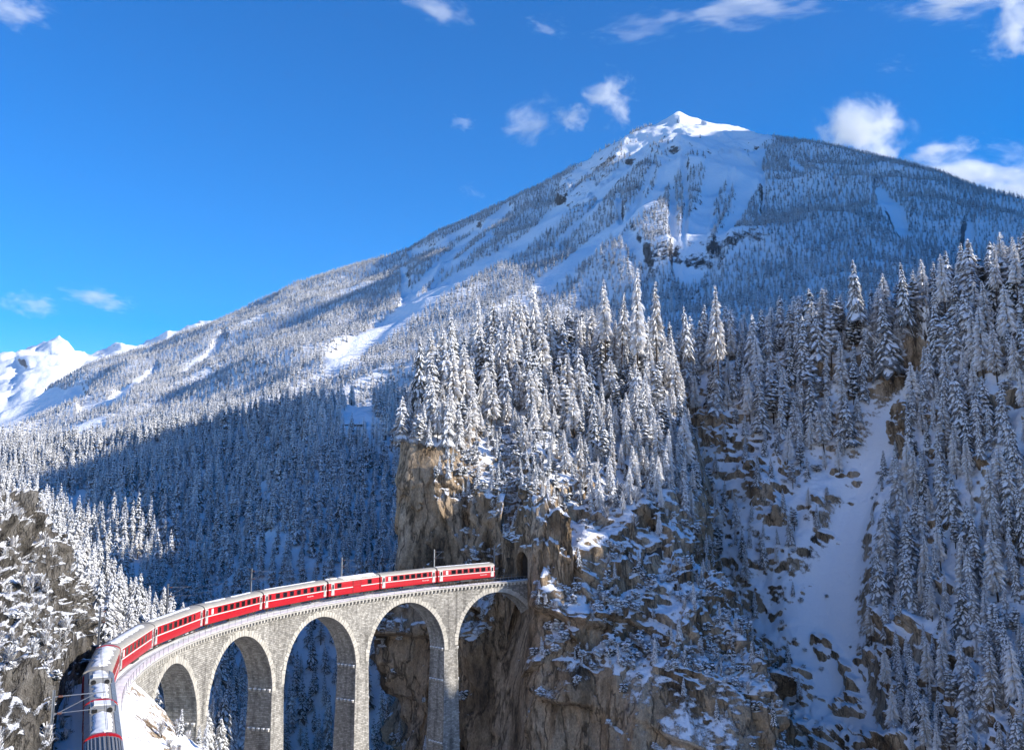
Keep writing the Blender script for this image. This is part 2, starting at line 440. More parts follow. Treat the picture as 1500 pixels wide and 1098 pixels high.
PATHS += [[(1002, 240, 5), (1006, 300, 4), (1000, 352, 5)], [(1078, 232, 6), (1062, 300, 4), (1040, 340, 4)], [(958, 248, 6), (932, 300, 4), (900, 352, 4)], [(915, 250, 5), (868, 310, 4), (822, 352, 4)], [(1110, 235, 5), (1120, 280, 4), (1112, 320, 3)], [(720, 345, 4), (660, 392, 4), (625, 432, 3)], [(1215, 262, 3), (1235, 300, 4)]]
PATHS = [[(a_, b_, w_*1.08) for a_, b_, w_ in L] for L in PATHS]
pd = np.min([polydist(px, py, L) for L in PATHS], axis=0)
MT_BALD = [(815, 264), (850, 232), (900, 200), (940, 180), (993, 150), (1060, 172), (1128, 192), (1130, 212), (1100, 236), (1062, 224), (1030, 238), (985, 240), (945, 234), (905, 250), (860, 286), (828, 294)]
wob = fbm(x*.004, y*.004, z*.004, 4)*34
bald = inpoly(px+wob, py+wob*.5, MT_BALD)
rel = sstep(0, .16, np.abs(MT.tv-2)/6)[:, None]
h = (ridged(x*.0016, y*.0016, z*.0010, 3)-.45)*75*rel+(ridged(x*.005, y*.005, z*.004, 3)-.45)*10*(.35+.65*rel)
h -= 9*sstep(1.3, .5, pd)
cv, cd = cells(x*.016, y*.016, z*.012, 1)
h += (noise(x*.02, y*.02, z*.06)*.9+noise(x*.05, y*.05, z*.1)*.5)*sstep(.2, 1.0, pd)
h += np.where(bald, ridged(x*.012, y*.012, z*.012, 4)*12+(cv-.5)*30*sstep(.0, .35, fbm(x*.004, y*.004, z*.004, 3)), 0)
MT.P += np.stack([np.zeros_like(h), -h*.25, h], -1)
MT.build('mountain', M_MOUNT)

# forested slope beyond the viaduct
cols = [[(-260, 655, 760), (-260, 760, 560), (-260, 900, 400), (-260, 1150, 300)],
        [(-150, 650, 740), (-150, 755, 545), (-150, 880, 400), (-150, 1150, 300)],
        [(0, 662, 730), (0, 745, 545), (0, 850, 405), (0, 1150, 300)],
        [(100, 660, 700), (100, 745, 520), (100, 860, 400), (100, 1150, 305)],
        [(200, 650, 650), (200, 730, 500), (200, 860, 395), (200, 1150, 310)],
        [(300, 632, 610), (300, 725, 480), (300, 870, 390), (300, 1150, 315)],
        [(400, 612, 580), (400, 720, 455), (400, 870, 382), (400, 1150, 320)],
        [(490, 600, 570), (490, 650, 500), (490, 860, 380), (490, 1150, 322)],
        [(560, 598, 575), (560, 648, 500), (560, 850, 384), (560, 1150, 325)],
        [(640, 595, 580), (640, 650, 500), (640, 850, 390), (640, 1150, 330)],
        [(760, 590, 590), (760, 650, 510), (760, 850, 400), (760, 1150, 340)]]
MID = Sheet(cols, 330, 240, back=(120, 40), floor=(40, FLOOR))
x, y, z = np.moveaxis(MID.P, 2, 0)
h = (ridged(x*.012, y*.012, z*.008, 4)-.45)*12+fbm(x*.05, y*.05, z*.05, 3)*2.2
MID.P[..., 2] += h
MID.build('forest_slope', M_MID)

# the rock massif the train comes out of
def prof(pts): return pts
cols = [[(612, 620, 330), (612, 650, 320), (610, 720, 312), (608, 840, 305), (606, 920, 300), (604, 1000, 296), (602, 1150, 292)],
        [(596, 628, 292), (592, 650, 280), (594, 720, 276), (594, 840, 272), (594, 920, 268), (594, 1000, 266), (594, 1150, 262)],
        [(588, 636, 264), (586, 652, 259), (585, 720, 256), (585, 840, 253), (587, 920, 251), (590, 1000, 249), (592, 1150, 246)],
        [(612, 600, 270), (612, 648, 256), (612, 720, 253), (612, 840, 250), (616, 920, 248), (618, 1000, 246), (620, 1150, 243)],
        [(650, 560, 286), (650, 652, 256), (650, 720, 252), (650, 840, 249), (650, 920, 247), (650, 1000, 244), (650, 1150, 240)],
        [(700, 540, 300), (700, 655, 264), (704, 720, 252), (700, 840, 244), (700, 920, 241), (700, 1000, 236), (700, 1150, 230)],
        [(745, 526, 306), (745, 640, 272), (750, 720, 253), (752, 840, 241), (748, 920, 236), (745, 1000, 230), (745, 1150, 224)],
        [(790, 522, 310), (785, 620, 276), (786, 720, 244), (788, 840, 226), (790, 920, 220), (790, 1000, 216), (790, 1150, 211)],
        [(850, 524, 314), (850, 640, 280), (850, 730, 244), (850, 840, 225), (850, 920, 217), (850, 1000, 212), (850, 1150, 211)],
        [(930, 524, 316), (930, 640, 282), (930, 740, 250), (930, 840, 230), (930, 920, 219), (930, 1000, 211), (930, 1150, 205)],
        [(985, 545, 316), (985, 660, 280), (990, 750, 250), (1000, 840, 230), (1000, 920, 217), (1000, 1000, 208), (1000, 1150, 202)],
        [(996, 590, 305), (1018, 690, 280), (1040, 762, 256), (1056, 846, 234), (1066, 920, 220), (1072, 1000, 210), (1080, 1150, 203)],
        [(1002, 600, 304), (1030, 696, 284), (1052, 772, 264), (1080, 850, 242), (1120, 920, 228), (1140, 1000, 217), (1185, 1150, 210)],
        [(1000, 606, 320), (1028, 704, 306), (1048, 784, 292), (1074, 866, 276), (1108, 936, 262), (1128, 1012, 250), (1160, 1170, 240)],
        [(985, 612, 345), (1000, 716, 335), (1010, 800, 320), (1030, 885, 305), (1050, 955, 292), (1060, 1030, 280), (1080, 1190, 270)]]
MAS = Sheet(cols, 560, 470, back=(40, 6), floor=(12, FLOOR))
x, y, z = np.moveaxis(MAS.P, 2, 0)
n = MAS.normals()
tv = MAS.tv[:, None]
cliff = sstep(3.0, 4.2, tv)                                # 0 on the wooded crest, 1 on the wall
al = x*.82-y*.57                                           # along the wall
but = ridged(al*.035, z*.010+3, y*.02, 3)-.45              # buttresses
wx = fbm(x*.03, y*.03, z*.03, 3)*10
led = (z+wx+al*.35)/11.0; saw = led-np.floor(led)
ledge = (sstep(0, .12, saw)-saw)                           # bulges with a flat top and an undercut foot
lk = sstep(-.15, .35, fbm(x*.045+5, y*.045, z*.03, 3))
big = fbm(x*.018+9, y*.018, z*.018, 3)
h = cliff*(but*13+ledge*5.0*(.15+lk)+big*8)
h += (.25+.75*cliff)*((ridged(x*.16, y*.16, z*.09, 4)-.45)*2.0+fbm(x*.5, y*.5, z*.4, 3)*.45)
h += (1-cliff)*(fbm(x*.06, y*.06, z*.06, 3)*3.0)
px, py = pix(MAS.P)
WALLS = [[(765, 985), (800, 960), (880, 985), (960, 975), (1060, 1000), (1105, 1030), (1130, 1110), (740, 1110)], [(832, 765), (882, 752), (890, 850), (868, 868), (838, 850)], [(640, 700), (668, 740), (690, 850), (640, 860)], [(690, 940), (730, 920), (790, 1010), (770, 1110), (700, 1110)], [(700, 640), (720, 650), (725, 830), (700, 830)], [(940, 870), (1000, 880), (1000, 930), (945, 930)], [(590, 880), (640, 880), (640, 1110), (590, 1110)]]
wall = np.zeros(px.shape, bool)
for w_ in WALLS: wall |= inpoly(px+fbm(x*.2, y*.2, z*.2, 2)*14, py+fbm(x*.2+9, y*.2, z*.2, 2)*14, w_)
WK = np.where(wall, .35, 1.0)
jx, jy, jz = (fbm(x*.12+k, y*.12, z*.12, 3)*3.0 for k in (0, 40, 80))
cv, cd = cells((al+jx)*.16, (x*.57+y*.82+jy)*.16, (z+jz)*.042, 2)
cv2, cd2 = cells((al+jy)*.5, (x*.57+y*.82+jz)*.5, (z+jx)*.17, 3)
frac = (.15+.85*cliff)
h += frac*((cv-.5)*4.0-.5*sstep(.10, .0, cd)+(cv2-.5)*.8-.15*sstep(.08, .0, cd2))*WK
px, py = pix(MAS.P)
PIL = [(582, 634), (640, 630), (645, 690), (628, 720), (652, 760), (672, 800), (690, 860), (580, 860)]
pil = inpoly(px, py, PIL)
SMO = inpoly(px, py, [(770, 1000), (830, 950), (960, 960), (1060, 990), (1100, 1020), (1120, 1110), (740, 1110)])
calm = np.where(pil, .25, np.where(SMO, .55, 1.0))
# keep the rock behind the arches and the line itself clear
dth = np.hypot(x-CX, y-CY)-RT
near = sstep(16, 3, np.abs(dth))*(px < 800)
h = np.where(near > 0, np.minimum(h, h*(1-near)+np.minimum(h, 0)*near), h)
MAS.P += (n*np.array((1, 1, .5)))*(h*calm)[..., None]
x, y, z = np.moveaxis(MAS.P, 2, 0)
# tunnel mouth: the bore is cut through the wall
S_TUN = -8.0
tp, tt, tz = track(S_TUN)
lat = (x-tp[0])*-tt[1]+(y-tp[1])*tt[0]; fwd = -((x-tp[0])*tt[0]+(y-tp[1])*tt[1]); zz = z-tz
keep = ~((np.abs(lat) < 2.5) & (zz > -1.2) & (zz < 3.6+np.sqrt(np.maximum(0, 2.5**2-lat**2))*.8) & (fwd > -2) & (fwd < 9))
keep &= ~((np.abs(lat) < 3.2) & (fwd <= 0) & (fwd > -30) & (zz > -1.2) & (zz < 7.5))
MAS.keep = keep
MAS.build('rock_massif', M_CLIFF, keep=keep)

# right hand slope with its avalanche gully
cols = [[(930, 560, 352), (930, 640, 340), (945, 750, 328), (960, 880, 312), (970, 1000, 300), (980, 1150, 288)],
        [(980, 545, 350), (985, 640, 338), (1000, 745, 322), (1020, 880, 304), (1035, 1000, 292), (1050, 1150, 280)],
        [(1050, 532, 346), (1050, 625, 334), (1060, 730, 318), (1080, 870, 298), (1100, 1000, 284), (1120, 1150, 270)],
        [(1150, 514, 344), (1150, 612, 332), (1150, 715, 314), (1160, 855, 292), (1170, 1000, 274), (1180, 1150, 258)],
        [(1230, 500, 342), (1230, 602, 330), (1230, 710, 312), (1230, 850, 288), (1230, 1000, 268), (1235, 1150, 251)],
        [(1310, 484, 340), (1310, 560, 330), (1310, 700, 306), (1300, 850, 282), (1300, 1000, 261), (1300, 1150, 243)],
        [(1400, 458, 332), (1400, 560, 317), (1400, 700, 293), (1400, 850, 269), (1400, 1000, 249), (1400, 1150, 231)],
        [(1500, 430, 322), (1500, 555, 302), (1500, 700, 279), (1500, 850, 256), (1500, 1000, 236), (1500, 1150, 219)],
        [(1620, 405, 312), (1620, 545, 290), (1620, 700, 266), (1620, 850, 244), (1620, 1000, 224), (1620, 1150, 208)],
        [(1750, 358, 302), (1750, 540, 276), (1750, 700, 250), (1750, 850, 228), (1750, 1000, 208), (1750, 1150, 192)],  # added spur past here, out of view, raised to shade cliff and last arch
        [(1920, 338, 290), (1920, 535, 260), (1920, 700, 232), (1920, 850, 210), (1920, 1000, 192), (1920, 1150, 176)],
        [(2150, 318, 270), (2150, 540, 240), (2150, 700, 212), (2150, 850, 190), (2150, 1000, 172), (2150, 1150, 158)],
        [(2330, 372, 258), (2330, 540, 226), (2330, 700, 198), (2330, 850, 176), (2330, 1000, 158), (2330, 1150, 146)]]
RGT = Sheet(cols, 590, 380, back=(60, 14), floor=(25, FLOOR))
x, y, z = np.moveaxis(RGT.P, 2, 0)
px, py = pix(RGT.P)
GUL = [(1345, 535, 22), (1300, 600, 32), (1262, 690, 26), (1236, 770, 32), (1216, 850, 50), (1218, 940, 54), (1245, 1050, 50), (1270, 1150, 50)]
gd = polydist(px, py, GUL)
OUT = [[(1010, 585, 14), (1045, 620, 22), (1085, 665, 20), (1120, 715, 20), (1140, 760, 14)], [(1325, 600, 12), (1320, 635, 15)], [(1290, 535, 10), (1340, 548, 8)],
       [(1195, 930, 14), (1225, 985, 20)], [(1170, 1000, 30), (1240, 1020, 14)], [(1300, 900, 34), (1345, 935, 22)], [(1335, 1000, 20), (1330, 1060, 26)], [(1420, 965, 24), (1500, 1070, 26)], [(1150, 1060, 26), (1330, 1090, 18)],
       [(1270, 880, 10), (1300, 905, 12)], [(1260, 950, 8), (1310, 965, 8)], [(1385, 855, 12), (1350, 800, 8)], [(1425, 650, 10), (1450, 690, 8)]]
od = np.min([polydist(px, py, L) for L in OUT], axis=0)
out = sstep(1.35, .5, od)
low = sstep(900, 1000, py)
n = RGT.normals()
h = (ridged(x*.03, y*.03, z*.03, 3)-.45)*4*sstep(.6, 1.6, gd)-4.5*sstep(1.5, .3, gd)
led = (z+x*.3+fbm(x*.04, y*.04, z*.04, 3)*9)/6.0; saw = led-np.floor(led)
jx, jy, jz = (fbm(x*.12+k, y*.12, z*.12, 3)*3.0 for k in (0, 40, 80))
cv, cd = cells((x+jx)*.2, (y+jy)*.2, (z+jz)*.2, 4); cv2, cd2 = cells((x+jy)*.6, (y+jz)*.6, (z+jx)*.45, 5)
rag = sstep(-.25, .25, fbm(x*.09, y*.09, z*.09, 3)+.12)
h += out*rag*(1.2+(sstep(0, .15, saw)-saw)*1.6+(cv-.4)*3.8-.8*sstep(.15, 0, cd)+(cv2-.5)*2.0)
h += low*sstep(.8, 1.4, gd)*((cv-.5)*4.0*rag+(ridged(x*.1, y*.1, z*.1, 3)-.4)*2.0+(cv2-.5)*1.2)+fbm(x*.35, y*.35, z*.35, 3)*.35*sstep(.6, 1.2, gd)
h += fbm(x*.2, y*.2, z*.2, 3)*.6*(.5+.5*sstep(.7, 1.3, gd))+sstep(.32, .6, noise(x*.14, y*.14, z*.14+7)+.5*noise(x*.5, y*.5, z*.5))*(cv-.2)*3.2*sstep(560, 640, py)
RGT.P += n*h[..., None]
RGT.build('gully_slope', M_SLOPE)

# near rock wall on the left, with the trees' slope behind it
cols = [[(-320, 640, 140), (-320, 760, 124), (-320, 900, 106), (-320, 1010, 90), (-320, 1250, 70)],
        [(-150, 690, 142), (-150, 790, 124), (-150, 910, 107), (-150, 1010, 92), (-150, 1250, 72)],
        [(-20, 728, 146), (-20, 830, 128), (-20, 930, 112), (-20, 1020, 97), (-20, 1250, 77)],
        [(45, 752, 152), (45, 845, 135), (45, 940, 118), (45, 1025, 103), (45, 1250, 82)],
        [(82, 800, 156), (84, 872, 142), (86, 955, 126), (86, 1030, 110), (82, 1250, 87)],
        [(104, 850, 160), (108, 900, 148), (110, 965, 133), (110, 1040, 116), (98, 1250, 90)],
        [(112, 880, 182), (114, 930, 172), (113, 990, 160), (110, 1060, 140), (90, 1250, 110)]]
NEAR = Sheet(cols, 260, 270, back=(30, 6), floor=(4, -60))
x, y, z = np.moveaxis(NEAR.P, 2, 0); n = NEAR.normals()
wx = fbm(x*.05, y*.05, z*.05, 3)*6
led = (z+wx+y*.25)/4.2; saw = led-np.floor(led)
h = (sstep(0, .14, saw)-saw)*2.2*sstep(-.2, .3, fbm(x*.1+3, y*.1, z*.07, 3))+(ridged(x*.09, y*.09, z*.05, 4)-.45)*4.2+fbm(x*.6, y*.6, z*.6, 4)*.9
cv, cd = cells(x*.3+fbm(x*.2, y*.2, z*.2, 2), y*.3, z*.22, 6); cv2, cd2 = cells(x*.9, y*.9, z*.7, 7)
h += (cv-.5)*2.4-.5*sstep(.14, 0, cd)+(cv2-.5)*.9
NEAR.P += n*h[..., None]
# nothing may come nearer than 3.2 m to the line
def clear_track(P, gap, s0, s1, zc=None):
    for s in np.arange(s0, s1, 1.5):
        p, t, z_ = track(s); nn = np.array((-t[1], t[0]))
        d = P[..., :2]-p; a = d@t; l = d@nn
        m = (np.abs(a) < 1.6) & (l > -gap) & (l < 12) & (P[..., 2] > z_-1.0)
        P[m] += np.concatenate([nn, [0]])*(-(gap+l[m]))[:, None]
clear_track(NEAR.P, 3.6, S_C1-20, S_C1+95)
NEAR.build('near_rock_face', M_NEAR)

cols = [[(-60, 720, 300), (-60, 820, 240), (-60, 950, 190), (-60, 1150, 150)],
        [(30, 752, 290), (30, 840, 235), (30, 950, 185), (30, 1150, 150)],
        [(90, 800, 280), (90, 870, 232), (90, 960, 186), (90, 1150, 155)],
        [(150, 860, 275), (150, 905, 235), (150, 985, 195), (150, 1150, 165)],
        [(210, 905, 275), (210, 945, 240), (210, 1020, 210), (210, 1150, 185)],
        [(290, 955, 290), (290, 990, 262), (290, 1050, 240), (290, 1150, 215)],
        [(360, 1010, 310), (360, 1040, 285), (360, 1080, 265), (360, 1150, 245)]]
LFT = Sheet(cols, 140, 120, back=(60, 40), floor=(20, FLOOR))
x, y, z = np.moveaxis(LFT.P, 2, 0)
LFT.P[..., 2] += fbm(x*.05, y*.05, z*.05, 4)*3-1
LFT.build('tree_slope', M_SLOPE)

# the valley's other side: hill the viewpoint stands on, added unseen for its bounce light
hc = []
for a in np.linspace(-38, 112, 10):
    a = math.radians(a); d = np.array((-math.sin(a), -math.cos(a)))
    hc.append([(0, *(d*r), z_) for r, z_ in ((1500, 620), (900, 380), (500, 190), (240, 70), (90, 2), (22, -9), (6, -14))])
H = Sheet(hc, 160, 110, floor=(-2, -30))
x, y, z = np.moveaxis(H.P, 2, 0); r_ = np.hypot(x, y)
H.P[..., 2] += (ridged(x*.006, y*.006, z*.006, 4)-.45)*40*sstep(60, 400, r_)
H.build('viewpoint_hillside', M_MID)

# ridge added out of view, shaped to shade the mountain and forest slope
crest = [(300, 190, 70), (345, 236, 108), (388, 268, 215), (440, 330, 310), (600, 470, 395), (1000, 740, 600), (1500, 980, 830), (1950, 1300, 1180), (2300, 1700, 1690), (2600, 2300, 1920), (2700, 3000, 1900), (2600, 3900, 1680)]
foot = [(190, 170, 10), (185, 235, 20), (205, 300, 22), (245, 372, 25), (350, 600, 10), (500, 850, 30), (720, 1260, 120), (880, 1660, 300), (1090, 2060, 480), (1300, 2480, 640), (1600, 3020, 660), (2050, 3850, 560)]
cols = []
for c, f in zip(crest, foot):
    c, f = np.array(c, float), np.array(f, float); d = c-f; b = c+np.array((d[0]*.6, d[1]*.6, -d[2]*.7))
    cols.append([(0, *b), (0, *(c+(b-c)*.2)), (0, *c), (0, *(f+d*.7-np.array((0, 0, d[2]*.05)))), (0, *(f+d*.35-np.array((0, 0, d[2]*.07)))), (0, *f), (0, f[0], f[1], FLOOR)])
E_ = Sheet(cols, 220, 90)
x, y, z = np.moveaxis(E_.P, 2, 0); r_ = np.hypot(x, y)
E_.P[..., 2] += (ridged(x*.003, y*.003, z*.003, 4)-.45)*r_*.03*sstep(5, 6, 6-np.abs(E_.tv-3))[:, None]
E_.build('unseen_shade_ridge', M_MOUNT)

# railway bank: from the abutment towards the camera
def bank():
    ss = np.linspace(TC*0+118, S_C1+110, 260); offs = [-9, -6, -4.2, -3.2, -2.4, -2.2, 2.2, 2.5, 3.4, 5, 8, 12, 17, 23, 30, 38, 48, 62]
    dz = [-3.2, -1.6, -.95, -.75, -.55, -.42, -.42, -.55, -.9, -1.9, -4.3, -7.6, -11.8, -16.5, -22, -28.5, -37, -50]
    o = np.interp(np.linspace(0, len(offs)-1, 190), np.arange(len(offs)), offs); d = np.interp(np.linspace(0, len(offs)-1, 190), np.arange(len(offs)), dz)
    P = np.zeros((len(ss), len(o), 3))
    for i, s in enumerate(ss):
        # the bank fans out below the first arch
        k = sstep(S_C1-2, S_C1+10, np.array(s))
        for j in range(len(o)):
            sh = (1-k)*max(0, o[j]-3)*.35
            P[i, j] = tpt(s, o[j], d[j]*(1.0 if o[j] < 3 else (1.0+.30*(1-k)))-sh*.4)
    x, y, z = np.moveaxis(P, 2, 0); w = sstep(2.6, 8, np.abs(o))[None, :]
    P[..., 2] += w*(fbm(x*.12, y*.12, z*.12, 4)*1.6+(ridged(x*.35, y*.35, z*.3, 3)-.5)*.8*sstep(-30, -36, z))+fbm(x*.9, y*.9, z*.9, 3)*(.03+.22*w)+(ridged(x*.22, y*.22, z*.2, 4)-.5)*1.1*w
    i = np.arange(P.shape[0]*P.shape[1]).reshape(P.shape[:2])
    Q = np.stack([i[:-1, :-1], i[:-1, 1:], i[1:, 1:], i[1:, :-1]], -1).reshape(-1, 4)[:, ::-1]
    link('railway_bank', mesh_np('railway_bank', P.reshape(-1, 3), Q, M_BANK), kind='structure')
M_BANK = snow_rock('bank_snow', ROCK, .62, .74, amp=.7, nscale=.3, rscale=.3, bump=.5, fine=.3)
bank()

# ------------------------------------------------------------------ viaduct
def stone_mat(name, light=1.0, shade=0):
    m, nt, b = newmat(name)
    uv = N(nt, 'ShaderNodeTexCoord')
    nz = N(nt, 'ShaderNodeTexNoise'); nz.inputs['Scale'].default_value = .9; nz.inputs['Detail'].default_value = 3
    nt.links.new(uv.outputs['UV'], nz.inputs['Vector'])
    off = N(nt, 'ShaderNodeVectorMath', operation='MULTIPLY_ADD'); nt.links.new(nz.outputs['Color'], off.inputs[0]); off.inputs[1].default_value = (.35, .22, 0)
    nt.links.new(uv.outputs['UV'], off.inputs[2])
    br = N(nt, 'ShaderNodeTexBrick'); nt.links.new(off.outputs[0], br.inputs['Vector'])
    for k, v in (('Scale', 1.0), ('Mortar Size', .022), ('Mortar Smooth', .3), ('Bias', 0.0), ('Brick Width', .58), ('Row Height', .29)): br.inputs[k].default_value = v
    br.inputs['Color1'].default_value = (.50*light, .475*light, .425*light, 1); br.inputs['Color2'].default_value = (.27*light, .255*light, .225*light, 1)
    br.inputs['Mortar'].default_value = (.20, .18, .15, 1); br.offset = .5; br.squash = 1.2; br.squash_frequency = 3
    big = noise_node(nt, .13, 5, .65); r = ramp(nt, big.outputs[0], [(.3, .72), (.62, 1.12)])
    sm = noise_node(nt, 1.6, 4, .7); r2 = ramp(nt, sm.outputs[0], [(.3, .7), (.7, 1.2)])
    mu = N(nt, 'ShaderNodeMix', data_type='RGBA', blend_type='MULTIPLY'); mu.inputs[0].default_value = 1
    nt.links.new(br.outputs['Color'], mu.inputs[6]); nt.links.new(r.outputs[0], mu.inputs[7])
    mu2 = N(nt, 'ShaderNodeMix', data_type='RGBA', blend_type='MULTIPLY'); mu2.inputs[0].default_value = 1
    nt.links.new(mu.outputs[2], mu2.inputs[6]); nt.links.new(r2.outputs[0], mu2.inputs[7])
    mps = N(nt, 'ShaderNodeMapping'); mps.inputs['Scale'].default_value = (.9, .05, 1); nt.links.new(uv.outputs['UV'], mps.inputs[0])
    stn = N(nt, 'ShaderNodeTexNoise'); stn.inputs['Scale'].default_value = 1.0; stn.inputs['Detail'].default_value = 4; nt.links.new(mps.outputs[0], stn.inputs['Vector'])
    r3 = ramp(nt, stn.outputs[0], [(.34, .58), (.5, 1.0), (.68, 1.04), (.76, 1.22)])
    mu3 = N(nt, 'ShaderNodeMix', data_type='RGBA', blend_type='MULTIPLY'); mu3.inputs[0].default_value = 1
    nt.links.new(mu2.outputs[2], mu3.inputs[6]); nt.links.new(r3.outputs[0], mu3.inputs[7])
    nt.links.new(mu3.outputs[2], b.inputs['Base Color']); b.inputs['Roughness'].default_value = .85; b.inputs['Specular IOR Level'].default_value = .2
    bp = N(nt, 'ShaderNodeBump'); bp.inputs['Strength'].default_value = .9; bp.inputs['Distance'].default_value = .12
    hh = mathn(nt, 'ADD', mathn(nt, 'MULTIPLY', br.outputs['Fac'], -.8), sm.outputs[0])
    nt.links.new(hh, bp.inputs['Height']); nt.links.new(bp.outputs[0], b.inputs['Normal'])
    return m
M_STONE = stone_mat('viaduct_limestone')
M_RING = plain('dressed_arch_stone', (.46, .43, .37), .85, var=.3, scale=.9, bump=.5)
M_SLAB = plain('weathered_concrete', (.42, .40, .36), .8, var=.2, scale=.8)
M_STEEL = plain('galvanised_steel', (.30, .31, .32), .45, .5, var=.2, scale=3)
M_DARKST = plain('dark_steel', (.05, .048, .045), .6, .2)
M_RAIL = plain('rail_steel', (.12, .095, .075), .4, .7)
M_WOOD = plain('sleeper_timber', (.07, .055, .045), .9)

def pol(rad, th, z): return np.stack([CX+rad*np.cos(th), CY+rad*np.sin(th), z+0*th], -1)
def zrail(th): return Z0-GR*(th-TC)*RT
DTH = PER/RF
HALF = PER/2
RIN, ROUT = RF, RT+2.3
via = empty('railway_viaduct', tuple(pol(RT, np.array(TA+2.5*DTH), -70.0)), label='curved pale stone viaduct with tall arches carrying the red train into the cliff', cat='viaduct')
VO = np.array(via.location)
def vlink(name, V, Q, mats, mi=None, uv=None, smooth=False, kind=None, parent=None):
    o = link(name, mesh_np(name, np.asarray(V)-VO, Q, mats, mi, smooth, uv), parent=parent or via, kind=kind); return o

class UVQ:
    def __init__(s): s.V = []; s.uv = []; s.n = 0
    def grid(s, P, U, flip=False):
        """P (a, b, 3), U (a, b, 2) -> quads with their own verts"""
        a, b = P.shape[:2]
        q = np.stack([P[:-1, :-1], P[:-1, 1:], P[1:, 1:], P[1:, :-1]], 2).reshape(-1, 4, 3)
        u = np.stack([U[:-1, :-1], U[:-1, 1:], U[1:, 1:], U[1:, :-1]], 2).reshape(-1, 4, 2)
        if flip: q = q[:, ::-1]; u = u[:, ::-1]
        s.V.append(q.reshape(-1, 3)); s.uv.append(u.reshape(-1, 2))
    def get(s):
        V = np.concatenate(s.V); return V, np.arange(len(V)).reshape(-1, 4), np.concatenate(s.uv)

zs_k = lambda k: float(zrail(np.array(TA+k*DTH)))-2.5-10.0
pier_top = lambda kk: min(zs_k(kk-.5), zs_k(kk+.5))-.02
def mini(q): return q
for k in range(6):
    th0 = TA+k*DTH; zs = zs_k(k)
    ph = np.linspace(math.pi, 0, 37); sa = 10*np.cos(ph); za = zs+10*np.sin(ph)
    zl, zr = pier_top(k-.5), pier_top(k+.5)
    s_all = np.concatenate([[-HALF, -10], sa, [10, HALF]]); zb = np.concatenate([[zl, zl], za, [zr, zr]])
    t_all = th0+s_all/RF; zt = zrail(t_all)-.86
    g = UVQ()
    for rad, fl in ((RIN, False), (ROUT, True)):
        rows = np.linspace(0, 1, 5)[:, None]
        Z = zb[None]*(1-rows)+zt[None]*rows
        P = np.stack([CX+rad*np.cos(t_all)[None]+0*Z, CY+rad*np.sin(t_all)[None]+0*Z, Z], -1)
        U = np.stack([s_all[None]+k*PER+0*Z, Z], -1)
        g.grid(P, U, fl)
    w = np.linspace(0, 1, 4)[:, None]
    sb = np.concatenate([[-10], sa, [10]]); zb2 = np.concatenate([[zl], za, [zr]]); tb = th0+sb/RF
    arc = np.concatenate([[0], np.cumsum(np.hypot(np.diff(sb), np.diff(zb2)))])
    R_ = RIN+(ROUT-RIN)*w
    P = np.stack([CX+R_*np.cos(tb)[None], CY+R_*np.sin(tb)[None], zb2[None]+0*R_], -1)
    U = np.stack([w*4.6+0*arc[None], arc[None]+0*w], -1)
    g.grid(P, U, True)
    V, Q, uv = g.get(); vlink('arch', V, Q, M_STONE, uv=uv)
    # ring of arch stones, each its own block
    mb = MB(); n = 44
    for rad, pr in ((RIN, -.07), (ROUT, .07)):
        for i in range(n):
            a0 = math.pi*(i+.06)/n; a1 = math.pi*(i+.94)/n; d = .95+.12*((i*7) % 3-1); p2 = pr*(1+.5*((i*5) % 4)/3)
            P8 = []
            for rr in (rad+p2, rad-p2*3):
                for (a, q) in ((a0, 10.0), (a1, 10.0), (a1, 10+d), (a0, 10+d)):
                    P8.append(pol(rr, np.array(th0+q*math.cos(a)/RF), zs+q*math.sin(a))-VO)
            mb.hexa(P8)
    o = link('arch_ring', mb.mesh('arch_ring', M_RING), parent=via, kind='stuff')

PIER_BASE = -92.0
def pier_geom(kk):
    th0 = TA+kk*DTH; zt = pier_top(kk); zz = np.linspace(zt, PIER_BASE, 14); d = zt-zz
    hs = np.where(d < .01, HALF-10, HALF-10+.02*d); bt = .022*d
    g = UVQ()
    def face(sf, rf, ulen, uo, flip):
        P = []; U = []
        for w in np.linspace(0, 1, 4):
            s = sf(w); r = rf(w); P.append(pol(r, th0+s/RF, zz)); U.append(np.stack([uo+ulen*w+0*zz, zz], -1))
        g.grid(np.array(P), np.array(U), flip)
    face(lambda w: -hs+2*hs*w, lambda w: RIN-bt, 3.4, kk*PER, True)
    face(lambda w: -hs+2*hs*w, lambda w: ROUT+bt, 3.4, kk*PER+5, False)
    face(lambda w: hs, lambda w: RIN-bt+(ROUT-RIN+2*bt)*w, 4.6, kk*PER+9, True)
    face(lambda w: -hs, lambda w: RIN-bt+(ROUT-RIN+2*bt)*w, 4.6, kk*PER+14, False)
    return g.get(), th0, zt, hs
for kk in (-.5, .5, 1.5, 2.5, 3.5, 4.5, 5.5):
    (V, Q, uv), th0, zt, hs = pier_geom(kk)
    vlink('pier', V, Q, M_STONE, uv=uv)
    mb = MB()
    for zlev in (zt+.15, zt-6.0, zt-18.0):
        for sg in (-1, 1):
            for j in range(5):
                w = (j+.5)/5; d = max(0, zt-zlev); s = sg*(HALF-10+.02*d+.1)
                c = pol(RIN-.022*d+(ROUT-RIN)*w, np.array(th0+s/RF), zlev)-VO
                R = np.array([[math.cos(th0), -math.sin(th0), 0], [math.sin(th0), math.cos(th0), 0], [0, 0, 1]])
                mb.box(c, (.42, .5, .36), 0, R); mb.box(c+np.array((0, 0, .24)), (.44, .52, .16), 1, R)
    link('scaffold_stone', mb.mesh('scaffold_stone', [M_RING, M_SNOW]), parent=via, kind='stuff')

